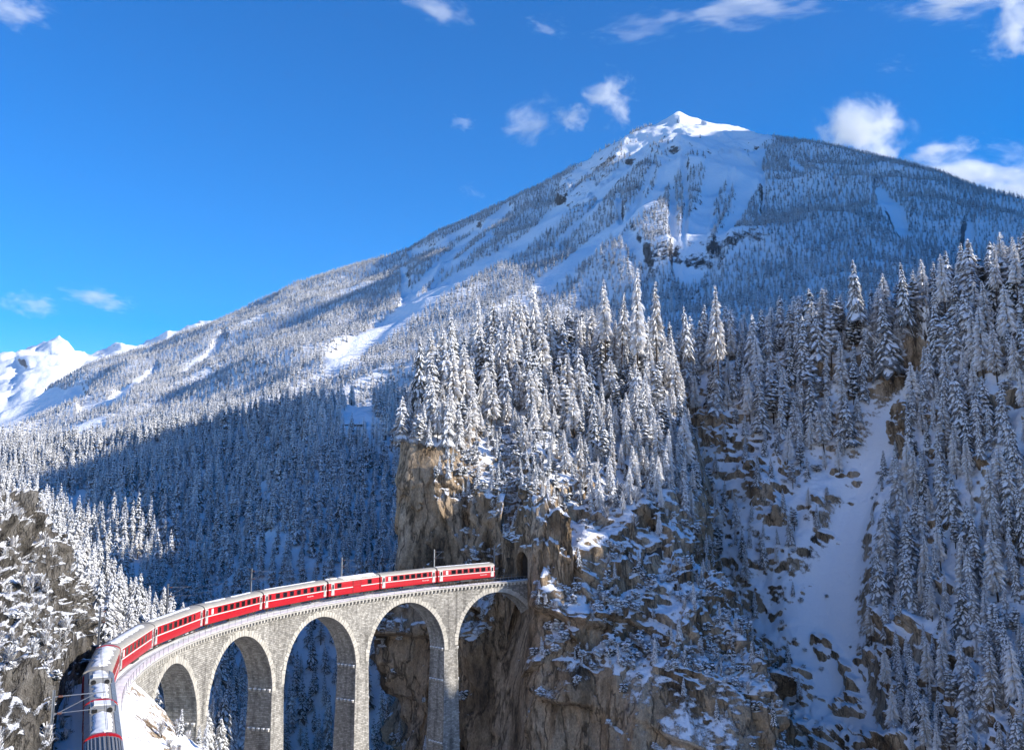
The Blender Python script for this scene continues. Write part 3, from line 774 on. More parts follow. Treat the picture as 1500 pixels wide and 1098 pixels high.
def ribbon(th, r0, r1, z0, z1):
    """closed band between two radii and heights above the rail along th"""
    zr = zrail(th); P = np.stack([pol(r0, th, zr+z0), pol(r1, th, zr+z0), pol(r1, th, zr+z1), pol(r0, th, zr+z1)], 1)   # (n, 4, 3)
    n = len(th); V = P.reshape(-1, 3); Q = []
    for i in range(n-1):
        for j in range(4): Q.append((i*4+j, i*4+(j+1) % 4, (i+1)*4+(j+1) % 4, (i+1)*4+j))
    Q += [(3, 2, 1, 0), tuple((n-1)*4+j for j in range(4))]
    return V, np.array(Q)
TH_END = TA+5.62*DTH; TH_BEG = TC-.118
thd = np.linspace(TH_BEG, TH_END, 160)
V, Q = ribbon(thd, RIN+.02, ROUT-.02, -.86, -.56); vlink('deck', V, Q, M_SLAB)
V, Q = ribbon(thd, RIN-.46, RIN+.45, -.80, -.55); vlink('cornice', V, Q, M_SLAB)
V, Q = ribbon(thd, ROUT-.45, ROUT+.46, -.80, -.55); vlink('cornice', V, Q, M_SLAB)
# snow lying on the deck, uneven
def deck_snow():
    th = np.linspace(TH_BEG, TH_END, 420); rr = np.linspace(RIN-.44, ROUT+.44, 30)
    T, R_ = np.meshgrid(th, rr, indexing='ij'); X = CX+R_*np.cos(T); Y = CY+R_*np.sin(T)
    off = np.abs(R_-RT); z = zrail(T)-.42+fbm(X*.8, Y*.8, 0*X, 3)*.06-.12*sstep(.4, .8, off)*sstep(1.2, .9, off)
    z = z-.11*sstep(2.55, 2.9, off)
    P = np.stack([X, Y, z], -1); i = np.arange(P.shape[0]*P.shape[1]).reshape(P.shape[:2])
    Q = np.stack([i[:-1, :-1], i[:-1, 1:], i[1:, 1:], i[1:, :-1]], -1).reshape(-1, 4)
    vlink('deck_snow', P.reshape(-1, 3), Q, M_SNOW, smooth=True)
deck_snow()
mb = MB()
for th in np.arange(TH_BEG+.005, TH_END, .98/RF):
    R = np.array([[math.cos(th), -math.sin(th), 0], [math.sin(th), math.cos(th), 0], [0, 0, 1]])
    for rad in (RIN-.26, ROUT+.26):
        c = pol(rad, np.array(th), float(zrail(np.array(th)))-1.03)-VO; mb.box(c, (.52, .36, .44), 0, R)
link('corbels', mb.mesh('corbels', M_RING), parent=via, kind='stuff')
# railings
def railing(rad, name):
    r = empty(name, (0, 0, 0)); r.parent = via
    pm = MB(); pm.box((0, 0, .5), (.045, .045, 1.0)); pme = pm.mesh('post', M_STEEL)
    for th in np.arange(TH_BEG+.01, TH_END, 2.0/RF):
        p = link('post', pme, parent=r); p.location = pol(rad, np.array(th), float(zrail(np.array(th)))-.55)-VO
    th = np.linspace(TH_BEG, TH_END, 120)
    for dz in (.40,):
        m = MB(); m.tube(pol(rad, th, zrail(th)+dz)-VO, .02, 4); link('handrail', m.mesh('handrail', M_STEEL), parent=r)
railing(RIN-.38, 'railing'); railing(ROUT+.38, 'railing')
# track
trk = empty('railway_track', (CX, CY, Z0), label='metre gauge railway track half buried in snow along the viaduct', cat='track')
sv = np.arange(-30, S_C1+100, 1.5)
for off in (-.535, .535):
    m = MB(); m.tube(np.array([tpt(s, off, -.07) for s in sv])-np.array(trk.location), .06, 6); link('rail', m.mesh('rail', M_RAIL), parent=trk)
m = MB(); m.box((0, 0, 0), (.22, 1.9, .16)); sme = m.mesh('sleeper', M_WOOD)
for i, s in enumerate(np.arange(-27, 14, .75)):
    p, t, z = track(s); o = link('sleeper', sme, parent=trk); o.location = np.array((p[0], p[1], z-.30))-np.array(trk.location); o.rotation_euler = (0, 0, math.atan2(t[1], t[0]))
# tunnel
def tunnel():
    ph = np.linspace(0, math.pi, 15); prof = [(2.45, -1.0)]+[(2.45*math.cos(a), 3.0+2.4*math.sin(a)) for a in ph]+[(-2.45, -1.0)]
    ss = np.linspace(S_TUN-1.4, S_TUN-34, 20); V = []; Q = []
    for s in ss:
        for (o, h) in prof:
            p = tpt(s, o, h); V.append(p)
    k = len(prof); V = np.array(V); V += .3*np.stack([noise(V[:, 0]*.6, V[:, 1]*.6, V[:, 2]*.6+i) for i in (0, 50, 99)], -1)
    for i in range(len(ss)-1):
        for j in range(k-1): Q.append((i*k+j, i*k+j+1, (i+1)*k+j+1, (i+1)*k+j))
    e = len(ss)-1
    Q += [(e*k+j, e*k+j+1, e*k+k-2-j, e*k+k-1-j) for j in range(k//2-1)]
    link('tunnel_bore', mesh_np('tunnel_bore', V, np.array(Q), plain('shade_dark_rock', (.05, .045, .04), .95, var=.4, scale=.6), smooth=False), kind='structure')  # bore rock coloured near black, the hollow's shade painted in
tunnel()
def portal_rock():
    """rough rock shoulder round the mouth of the bore"""
    ph = np.linspace(0, math.pi, 34); prof = [(2.45, -5.0), (2.45, -3.0), (2.45, -1.0), (2.45, 1.0)]+[(2.45*math.cos(a), 3.0+2.4*math.sin(a)) for a in ph]+[(-2.45, 1.0), (-2.45, -1.0), (-2.45, -3.0), (-2.45, -5.0)]
    prof = np.array(prof); m = np.concatenate([[1.0, 1.0], np.linspace(1.0, 5.2, 40)]); G = []
    for i, q in enumerate(m):
        g = q-1; row = []
        for (o, h) in prof:
            oo = o*q; hh = 2.0+(h-2.0)*(1+g*.78); f = (1.2 if i == 0 else 0.0 if i == 1 else -.15-.55*g+.55*g**1.9*(1.0 if o > 0 else .7))
            row.append(tpt(S_TUN-max(f, -1.3), oo, hh))
        G.append(row)
    G = np.array(G); x, y, z = np.moveaxis(G, 2, 0); p, t, z_ = track(S_TUN-6)
    c = np.array((p[0], p[1], z_+2)); d = G-c; d /= np.linalg.norm(d, axis=2, keepdims=True); w = sstep(0, 1.2, m-1)[:, None]
    cv, cd = cells(x*.28+fbm(x*.2, y*.2, z*.2, 2), y*.28, z*.13, 2); cv2, _ = cells(x*.8, y*.8, z*.4, 3)
    G += d*(w*((cv-.45)*3.0+(cv2-.5)*.9+fbm(x*.25, y*.25, z*.2, 3)*2.2)+.25*noise(x, y, z))[..., None]
    i = np.arange(G.shape[0]*G.shape[1]).reshape(G.shape[:2]); Q = np.stack([i[:-1, :-1], i[:-1, 1:], i[1:, 1:], i[1:, :-1]], -1).reshape(-1, 4)
    link('tunnel_rock', mesh_np('tunnel_rock', G.reshape(-1, 3), Q, M_CLIFF), kind='structure')
portal_rock()

# ------------------------------------------------------------------ train
M_RED = plain('red_coach_paint', (.42, .009, .018), .38, var=.06, scale=.6, spec=.5)
M_ROOF = plain('dusty_grey_roof', (.36, .335, .29), .7, var=.15, scale=.9)
M_ROOFB = plain('blue_grey_roof_panel', (.13, .16, .20), .5, var=.12, scale=1.2)
M_WHITE = plain('white_stripe_paint', (.72, .70, .66), .45, var=.04)
M_SILV = plain('silver_door', (.55, .54, .51), .4, .25, var=.06)
M_GREYB = plain('grey_body_paint', (.26, .26, .26), .45, var=.06)
M_BLACK = plain('black_rubber_and_openings', (.012, .012, .012), .8)
M_UNDER = plain('underframe_grime', (.045, .040, .036), .85, var=.3)
M_FRAME = plain('window_frame_alloy', (.30, .05, .05), .5)
def glass_mat():
    m, nt, b = newmat('dark_window_glass')
    b.inputs['Base Color'].default_value = (.010, .011, .013, 1); b.inputs['Roughness'].default_value = .08; b.inputs['Specular IOR Level'].default_value = .6
    return m
M_GLASS = glass_mat()

SIDE = [(-1.30, .60), (-1.345, .95), (-1.35, 1.75), (-1.345, 2.55), (-1.30, 2.96)]
def side_y(z): return np.interp(z, [p[1] for p in SIDE], [-p[0] for p in SIDE])
def extrude(prof, x0, x1, mb, m=0, close=True, nx=1, cap=True):
    P = np.array(prof); k = len(P); xs = np.linspace(x0, x1, nx+1)
    V = np.concatenate([np.column_stack([np.full(k, x), P]) for x in xs]); Q = []
    for i in range(nx):
        for j in range(k if close else k-1):
            a, b = j, (j+1) % k; Q.append((i*k+a, (i+1)*k+a, (i+1)*k+b, i*k+b))
    T = []
    if cap:
        T = [(0, j, j+1) for j in range(1, k-1)]+[(nx*k, nx*k+j+1, nx*k+j) for j in range(1, k-1)]
    mb.add(V, Q, T, m)

ROOFP = [(1.36*math.cos(a), 2.94+.60*math.sin(a)**.85) for a in np.linspace(0, math.pi, 15)]
def body_mesh(L, mat):
    mb = MB(); prof = SIDE+[(1.30, 2.96)]+[(-y, z) for y, z in SIDE[::-1][1:]]
    extrude(prof, -L/2, L/2, mb); return mb.mesh('body', mat)
def roof_mesh(L, mat, rise=0.0, w=1.0):
    mb = MB(); prof = [(y*w, z+rise) for y, z in ROOFP]
    extrude(prof, -L/2-.02, L/2+.02, mb)
    o = mb.mesh('roof', mat); return o
def window_mesh(w, h, y=0.0):
    """opening frame with the pane set back in it; local x along, y out, z up"""
    mb = MB(); t = .055
    mb.box((0, .02, h/2-t/2), (w, .06, t)); mb.box((0, .02, -h/2+t/2), (w, .06, t))
    mb.box((-w/2+t/2, .02, 0), (t, .06, h-2*t)); mb.box((w/2-t/2, .02, 0), (t, .06, h-2*t))
    mb.box((0, .006, 0), (w-2*t, .02, h-2*t), 1)
    return mb.mesh('window', [M_FRAME, M_GLASS])
def door_mesh(w, h):
    mb = MB(); mb.box((0, .015, 0), (w, .05, h)); mb.box((-w*.06, .03, h*.2), (w*.5, .04, h*.36), 1); mb.box((w*.4, .05, -h*.05), (.04, .06, h*.5), 2)
    return mb.mesh('door', [M_SILV, M_GLASS, M_DARKST])
W_WIDE = window_mesh(1.18, .92); W_NARROW = window_mesh(.55, .92); W_SMALL = window_mesh(.6, .75); W_SLIM = window_mesh(.46, .95)
def toilet_mesh():
    mb = MB(); mb.box((0, .015, 0), (.66, .05, .92), 0); mb.box((0, .02, 0), (.54, .06, .80), 1); return mb.mesh('frosted_window', [M_FRAME, M_WHITE])
W_TOIL = toilet_mesh(); D_END = door_mesh(.78, 2.15); D_WIDE = door_mesh(1.4, 2.1)
def red_door():
    mb = MB(); mb.box((0, .012, 0), (2.2, .05, 2.15)); mb.box((-1.1, .03, 0), (.05, .05, 2.15), 1); mb.box((1.1, .03, 0), (.05, .05, 2.15), 1); mb.box((0, .03, 1.08), (2.3, .05, .05), 1); return mb.mesh('luggage_door', [M_RED, M_DARKST])
D_LUG = red_door()
def bogie_mesh():
    mb = MB()
    for sy in (-1, 1):
        mb.box((0, sy*.78, .42), (2.3, .14, .22)); mb.box((0, sy*.86, .30), (.5, .12, .2))
        for x in (-.9, .9):
            mb.tube([(x, sy*.58, .36), (x, sy*.70, .36)], .36, 12); mb.box((x, sy*.86, .36), (.26, .1, .26))
    for x in (-.9, .9): mb.tube([(x, -.6, .36), (x, .6, .36)], .08, 6)
    mb.box((0, 0, .5), (.5, 1.5, .18)); return mb.mesh('bogie', M_UNDER)
BOGIE = bogie_mesh()
def bellows_mesh():
    mb = MB()
    for i in range(4): mb.box((.06+i*.085, 0, 1.85), (.06, 1.5 if i % 2 else 1.34, 2.15 if i % 2 else 2.0))
    return mb.mesh('gangway_bellows', M_BLACK)
BELLOWS = bellows_mesh()
def snow_cap(L, x0, x1, hw, seed, thick=.09, zoff=0.0, wob=.5):
    """snow lying on a roof, with a ragged edge"""
    nx = max(8, int((x1-x0)*5)); ny = 13; xs = np.linspace(x0, x1, nx)
    X, Y0 = np.meshgrid(xs, np.linspace(-1, 1, ny), indexing='ij')
    edge = hw*(1-wob*.5+wob*fbm(X*.7+seed, np.sign(Y0)*3, 0*X+seed, 3))*np.clip(np.minimum(X-x0, x1-X)*2.5, 0.05, 1)
    Y = np.clip(Y0*edge, -1.3, 1.3); c = np.clip(np.abs(Y)/1.36, 0, .999); zr = 2.94+.60*np.sqrt(1-c*c)**.85
    Z = zr+zoff+thick*(1-Y0**2)**.5*(.6+.6*fbm(X*1.5, Y*1.5, 0*X+seed, 3)+.4)-.015
    P = np.stack([X, Y, Z], -1); i = np.arange(nx*ny).reshape(nx, ny)
    Q = np.stack([i[:-1, :-1], i[1:, :-1], i[1:, 1:], i[:-1, 1:]], -1).reshape(-1, 4)
    return mesh_np('roof_snow', P.reshape(-1, 3), Q, M_SNOW, smooth=True)
def stripe_mesh(L, z, h, sy, mat, name='waist_stripe'):
    y = float(side_y(z))+.008; mb = MB(); mb.box((0, sy*y, z), (L-.02, .03, h)); return mb.mesh(name, mat)
def gutter_mesh(L, sy):
    mb = MB(); mb.box((0, sy*1.335, 2.965), (L+.03, .09, .10)); return mb.mesh('gutter', M_WHITE)

def put(root, name, me, x=0, y=0, z=0, rz=0):
    o = link(name, me, parent=root); o.location = (x, y, z); o.rotation_euler = (0, 0, rz); return o
def on_side(root, name, me, x, z, sy):
    return put(root, name, me, x, sy*(float(side_y(z))-.004), z, 0 if sy > 0 else math.pi)

def vehicle(name, s0, s1, label, cat, group):
    a, ta, za = track(s0); b, tb, zb = track(s1); am, tm, zm = track((s0+s1)/2)
    c = ((a+b)/2*.5+am*.5); h = math.atan2(b[1]-a[1], b[0]-a[0])
    r = empty(name, (c[0], c[1], (za+zb)/2), 0, label, cat, group)
    r.rotation_euler = (0, math.atan2(za-zb, math.hypot(*(b-a))), h)
    return r
def lettering_mesh(txt, size):
    cu = bpy.data.curves.new('lettering', 'FONT'); cu.body = txt; cu.size = size; cu.extrude = .006; cu.align_x = 'CENTER'; cu.align_y = 'CENTER'; cu.resolution_u = 2
    t = bpy.data.objects.new('lettering', cu); me = bpy.data.meshes.new_from_object(t); me.materials.append(M_WHITE); bpy.data.objects.remove(t); return me
LETTERS = lettering_mesh('Rhätische Bahn', .30)
def lettering(root, x, z, sy=1):
    o = link('lettering', LETTERS, parent=root)
    o.location = (x, sy*(float(side_y(z))+.012), z); o.rotation_euler = (math.pi/2, 0, math.pi if sy > 0 else 0)
def basic(root, L, mat=None, roof=None, rise=0.0):
    put(root, 'body', body_mesh(L, mat or M_RED)); put(root, 'roof', roof_mesh(L, roof or M_ROOF, rise))
    mb = MB(); mb.box((0, 0, .50), (L-1.0, 1.9, .22)); mb.box((0, .9, .36), (3.0, .5, .4)); mb.box((1.8, -.9, .36), (2.2, .5, .4)); put(root, 'underframe', mb.mesh('underframe', M_UNDER))
    for x in (-L/2+2.6, L/2-2.6): put(root, 'bogie', BOGIE, x)
    put(root, 'gangway_bellows', BELLOWS, L/2-.02); put(root, 'gangway_bellows', BELLOWS, -L/2+.02, 0, 0, math.pi)

def coach(s0, s1, label, wide, narrow, toilet, doors, snow=(), letter=None, slim=False):
    L = s1-s0; r = vehicle('railway_carriage', s0, s1, label, 'train carriage', 'red carriages of the train on the viaduct'); basic(r, L)
    X = lambda f: L/2-f*L                                   # fraction from the end nearer the viewer
    for sy in (1, -1):
        put(r, 'waist_stripe', stripe_mesh(L, 1.74, .13, sy, M_WHITE)); put(r, 'gutter', gutter_mesh(L, sy))
        for f in wide: on_side(r, 'window', W_WIDE, X(f), 2.33, sy)
        for f in narrow: on_side(r, 'window', W_NARROW, X(f), 2.33, sy)
        for f in toilet: on_side(r, 'frosted_window', W_TOIL, X(f), 2.33, sy)
        for f in doors: on_side(r, 'door', D_END, X(f), 1.80, sy)
        if letter: lettering(r, X(letter), 1.25, sy)
    for (a, b, hw, sd) in snow: put(r, 'roof_snow', snow_cap(L, X(b), X(a), hw, sd))
    return r
LEN = (15.35804, 15.43663, 14.47302, 18.75029, 18.74366, 18.41106, 17.59182)
st = np.concatenate([[0], np.cumsum(LEN)])
span = lambda i: (st[i], st[i+1]-.62)
c6 = coach(*span(0), 'red carriage at the tail of the train, nearest the tunnel mouth', (.27, .375, .48, .585, .69, .795), (.895,), (.155,), (.055, .955), snow=[(.02, .98, .35, 3.1)], letter=.80)
c5 = coach(*span(1), 'red carriage between the tail carriage and the windowless luggage van', (.25, .36, .465, .57, .675, .785), (.88,), (.15,), (.05, .95), letter=.80)
# luggage van
L = LEN[2]-.62; r = vehicle('luggage_van', st[2], st[2]+L, 'red luggage van with few windows and a snow covered roof', 'luggage van', None); basic(r, L)
for sy in (1, -1):
    put(r, 'waist_stripe', stripe_mesh(L, 1.74, .13, sy, M_WHITE)); put(r, 'gutter', gutter_mesh(L, sy))
    X = lambda f: L/2-f*L
    on_side(r, 'door', D_END, X(.075), 1.80, sy); on_side(r, 'luggage_door', D_LUG, X(.545), 1.78, sy)
    on_side(r, 'window', W_WIDE, X(.20), 2.33, sy); on_side(r, 'window', W_SMALL, X(.50), 2.36, sy); on_side(r, 'window', W_SMALL, X(.57), 2.36, sy); on_side(r, 'window', W_WIDE, X(.80), 2.33, sy)
put(r, 'roof_snow', snow_cap(L, -L/2+.3, L*.22, 1.35, 8.2, .2, wob=.25)); put(r, 'roof_snow', snow_cap(L, L*.25, L*.47, .7, 4.2, .12))
mb = MB(); mb.box((L*.36, 0, 3.6), (1.6, 1.0, .3)); put(r, 'roof_vent', mb.mesh('roof_vent', M_ROOF))
c4 = coach(*span(3), 'red carriage just ahead of the luggage van, seven wide windows', (.205, .315, .42, .53, .635, .745, .85), (.095, .925), (), (.04, .965), snow=[(.1, .9, .3, 5.7)], letter=.72)
c3 = coach(*span(4), 'red carriage above the second tall arch with a white toilet window near its end', (.235, .335, .44, .54, .64, .74, .84), (.915,), (.12,), (.03, .965), snow=[(.12, .45, .5, 1.9), (.55, .9, .45, 2.7)])
c2 = coach(*span(5), 'red carriage above the leftmost full arch with long snow strip on its roof', (.19, .29, .39, .49, .59, .69), (.09, .79), (), (.02, .95), snow=[(.05, .85, .55, 6.4), (.2, .6, .4, 7.7)])
c1 = coach(*span(6), 'red carriage next behind the snowy railcars at the sharpest bend', (.17, .28, .39, .50, .61, .72), (.82,), (.08,), (.02, .95), snow=[(.05, .9, .8, 9.1)])
# electric railcar units at the head
ring_p = [(1.40*math.cos(a), 2.90+.78*math.sin(a)**.85) for a in np.linspace(0, math.pi, 17)]
def ring_mesh(t=.34, grow=1.0):
    mb = MB(); outer = [(1.40, 1.0)]+ring_p+[(-1.40, 1.0)]; inner = [(1.27, 1.0)]+[(y*.9, 2.86+(z-2.90)*.72) for y, z in ring_p]+[(-1.27, 1.0)]; k = len(outer)
    V = []
    for x in (-t/2, t/2): V += [(x, *p) for p in outer]+[(x, *p) for p in inner]
    Q = []
    for j in range(k-1):
        Q += [(j, j+1, 2*k+j+1, 2*k+j), (k+j+1, k+j, 3*k+j, 3*k+j+1), (j+1, j, k+j, k+j+1), (2*k+j, 2*k+j+1, 3*k+j+1, 3*k+j)]
    mb.add(V, np.array(Q)[:, ::-1]); return mb.mesh('end_ring', M_RED)
RING = ring_mesh()
def unit_mesh():
    mb = MB(); mb.box((0, 0, 3.74), (2.3, 1.9, .5)); mb.box((0, 0, 4.0), (1.9, 1.5, .12))
    for y in (-.98, .98): mb.tube([(.62, y*.86, 3.74), (.62, y*1.06, 3.74)], .23, 12, 1); mb.tube([(1.0, y*.6, 3.72), (1.2, y*.6, 3.72)], .22, 12, 1)
    return mb.mesh('roof_unit', [M_GREYB, M_BLACK])
UNIT = unit_mesh()
def roof_panels(L, sy):
    mb = MB()
    n = int(L/2.2)
    for i in range(n):
        x = -L/2+L*(i+.5)/n; mb.box((x, sy*1.13, 3.33), (L/n-.06, .52, .05), 0, np.array([[1, 0, 0], [0, math.cos(-sy*.62), -math.sin(-sy*.62)], [0, math.sin(-sy*.62), math.cos(-sy*.62)]]))
    return mb.mesh('roof_panels', M_ROOFB)
def pantograph(up):
    mb = MB(); mb.box((0, 0, 3.72), (1.2, .9, .1))
    a = (-.9, 3.95) if not up else (-.75, 4.35)
    for y in (-.3, .3): mb.tube([(.4, y, 3.75), (a[0], y*.6, a[1])], .03, 5); mb.tube([(a[0], y*.6, a[1]), (.35, y*1.6, 4.1 if not up else 5.1)], .025, 5)
    mb.tube([(.35, -.8, 4.1 if not up else 5.1), (.35, .8, 4.1 if not up else 5.1)], .035, 5); return mb.mesh('pantograph', M_STEEL)
s = S_C1
L = 15.0; r = vehicle('driving_trailer', s, s+L, 'red end car with thick uneven snow on its grey roof at the bend', 'railcar', 'powered cars at the head of the train'); basic(r, L-.4, M_RED, M_ROOF, .05)
put(r, 'end_ring', RING, -L/2+.35)
for sy in (1, -1):
    put(r, 'waist_stripe', stripe_mesh(L-.4, 1.74, .13, sy, M_WHITE))
    for f in np.linspace(-.34, .34, 6): on_side(r, 'window', W_WIDE, f*L, 2.33, sy)
    on_side(r, 'door', D_END, -L*.44, 1.8, sy); on_side(r, 'door', D_END, L*.44, 1.8, sy)
put(r, 'roof_snow', snow_cap(L, -L*.42, L*.40, 1.1, 2.2, .13, .05, .6))
s += L
for i, L in enumerate((15.2, 12.6)):
    lab = ('silver grey railcar with a roof unit and snow, just beyond the red roof hoop', 'silver grey railcar with a roof unit and snow, between the two red roof hoops')[i]
    r = vehicle('electric_railcar', s, s+L, lab, 'railcar', 'powered cars at the head of the train'); basic(r, L-.4, M_GREYB, M_ROOF, .05)
    put(r, 'end_ring', RING, L/2-.30)
    for sy in (1, -1):
        put(r, 'roof_panels', roof_panels(L-1.2, sy))
        for f in np.linspace(-.38, .38, 9): on_side(r, 'window', W_SLIM, f*(L-1), 2.30, sy)
        put(r, 'waist_stripe', stripe_mesh(L-.4, 1.3, .5, sy, M_SILV, 'side_panel'))
    ux = (-L*.08, -L*.22)[i]; put(r, 'roof_unit', UNIT, ux)
    if i: put(r, 'pantograph', pantograph(False), L*.02-3.6)
    put(r, 'roof_snow', snow_cap(L, -L*.44, ux-1.25, .86, 3.3+i, .12, .06, .45)); put(r, 'roof_snow', snow_cap(L, ux+1.25, L*.44, .86, 5.5+i, .12, .06, .45))
    mb = MB(); mb.box((ux, 0, 4.09), (1.7, 1.3, .09)); put(r, 'unit_snow', mb.mesh('unit_snow', M_SNOW))
    s += L
L = 16.0; r = vehicle('leading_railcar', s, s+L, 'foremost railcar with a grey ribbed roof, cut off by the lower edge', 'railcar', 'powered cars at the head of the train'); basic(r, L-.4, M_GREYB, plain('ribbed_roof_paint', (.20, .19, .175), .6, var=.1))
mb = MB()
for j in range(13):
    a = math.pi*(j+1)/14; y, z = 1.36*math.cos(a), 2.94+.60*math.sin(a)**.85; mb.box((0, y, z+.02), (L-.9, .07, .12))
put(r, 'roof_ribs', mb.mesh('roof_ribs', M_GREYB))
for sy in (1, -1):
    for f in np.linspace(-.38, .38, 8): on_side(r, 'window', W_SLIM, f*(L-1), 2.30, sy)

# ------------------------------------------------------------------ overhead line
def px_of(p): return pix(np.asarray(p, float))[0]
def s_at(px_, off, lo, hi, dz=3.0):
    ss = np.linspace(lo, hi, 600); x = np.array([px_of(tpt(s, off, dz)) for s in ss]); return ss[np.argmin(np.abs(x-px_))]
MASTS = []
def mast(s, off, h, label, arms=True, side=1, w=.18):
    p, t, z = track(s); b = tpt(s, off, -1.2)
    r = empty('catenary_mast', b, math.atan2(t[1], t[0]), label, 'mast', 'overhead line masts beside the track')
    mb = MB(); hh = h+1.2
    for y in (-w/2, w/2): mb.box((0, y, hh/2), (w, .05, hh))
    mb.box((0, 0, hh/2), (.05, w, hh)); mb.box((0, 0, .2), (.5, .5, .4)); put(r, 'post', mb.mesh('post', M_STEEL))
    if arms:
        L = abs(off)*1.02; sg = -1 if off > 0 else 1
        mb = MB(); mb.tube([(0, 0, hh-.5), (0, sg*L, hh-.35)], .045, 6); mb.tube([(0, 0, hh-1.9), (0, sg*L*.8, hh-.42)], .04, 6); put(r, 'bracket_arm', mb.mesh('bracket_arm', M_STEEL))
        mb = MB(); mb.tube([(0, 0, hh-1.75), (0, sg*(L+.3), hh-1.55)], .035, 6); put(r, 'steady_arm', mb.mesh('steady_arm', M_STEEL))
        mb = MB()
        for z_ in (hh-.49, hh-1.75):
            for q in range(3): mb.tube([(0, sg*(.35+q*.11), z_), (0, sg*(.42+q*.11), z_)], .09, 8)
        put(r, 'insulator', mb.mesh('insulator', plain('brown_porcelain', (.22, .10, .06), .3)))
    return r
s_m = [s_at(244, -3.2, 70, 118), s_at(367, -3.2, 50, 95), s_at(500, -3.2, 25, 70), s_at(636, -3.2, 5, 40), s_at(724, -3.2, -12, 20)]
for s, l in zip(s_m, ('grey catenary mast behind the carriage above the leftmost full arch', 'grey catenary mast rising behind the third carriage from the railcars', 'grey catenary mast rising behind the snowy luggage van', 'grey catenary mast at the gap before the tail carriage, long arm to the right', 'grey catenary mast at the very tail of the train near the tunnel')):
    mast(s, -3.2, 6.9, l)
sA = s_at(146, -3.4, S_C1-25, S_C1+25, 5); mast(sA, -3.4, 6.6, 'grey catenary mast left of the bend, joined to a second post by thin bars')
pb = tpt(sA, -7.6, -2); r = empty('anchor_post', pb, 0, 'short grey anchor post against the left rock wall beside the bend', 'post'); mb = MB(); mb.box((0, 0, 3.6), (.14, .14, 7.2)); put(r, 'post', mb.mesh('post', M_STEEL))
mb = MB(); q = tpt(sA, -3.4, 5.6)-pb
mb.tube([(0, 0, 6.9), q], .045, 6); mb.tube([(0, 0, 5.0), tpt(sA, -3.4, 3.4)-pb], .045, 6); mb.tube([(0, 0, 5.0), q], .03, 6); put(r, 'tie_bars', mb.mesh('tie_bars', M_STEEL))
s_near = S_C1+39; mast(s_near, -3.7, 6.3, 'big grey catenary mast with three arms beside the foremost railcars', w=.17)
s_n2 = S_C1+27; pb = tpt(s_n2, -5.6, -1); r = empty('anchor_post', pb, 0, 'thin grey post at the foot of the left rock wall behind the big mast', 'post'); mb = MB(); mb.box((0, 0, 3.0), (.12, .12, 6.0)); put(r, 'post', mb.mesh('post', M_STEEL)); mb = MB(); mb.box((0, 0, 6.03), (.3, .3, .06)); put(r, 'cap', mb.mesh('cap', M_SNOW))
ws = np.linspace(-12, S_C1+75, 130)
for dz, sag, nm, lb in ((6.1, .35, 'carrier_wire', 'thin upper carrier wire strung from mast to mast over the train'), (5.15, 0, 'contact_wire', 'thin lower contact wire hanging just above the train roofs')):
    mb = MB(); mb.tube(np.array([tpt(s, 0, dz-sag*abs(math.sin(s*math.pi/27))) for s in ws])-tpt(0, 0, 0), .016, 4); o = link(nm, mb.mesh(nm, M_DARKST), label=lb, cat='wire'); o.location = tpt(0, 0, 0)

# ------------------------------------------------------------------ trees
def foliage_mat(name, c0, c1, rough=.8):
    m, nt, b = newmat(name)
    oi = N(nt, 'ShaderNodeObjectInfo'); n = noise_node(nt, 9.0, 2, .6)
    v = mathn(nt, 'ADD', mathn(nt, 'MULTIPLY', oi.outputs['Random'], .5), mathn(nt, 'MULTIPLY', n.outputs[0], .6))
    nt.links.new(ramp(nt, v, [(.25, c0), (.8, c1)]).outputs[0], b.inputs['Base Color']); b.inputs['Roughness'].default_value = rough; b.inputs['Specular IOR Level'].default_value = .15
    return m
M_NEEDLE = foliage_mat('spruce_needles', (.035, .04, .036), (.42, .41, .40))
M_FROST = foliage_mat('frosted_larch_twigs', (.38, .34, .29), (.80, .77, .73))
M_TWIG = foliage_mat('frosted_brush', (.16, .13, .10), (.66, .63, .60))
M_BARK = plain('conifer_bark', (.065, .048, .036), .95, var=.3, scale=12)
M_TSNOW = plain('snow_on_branches', (.80, .81, .82), .8, var=.04, spec=.2)

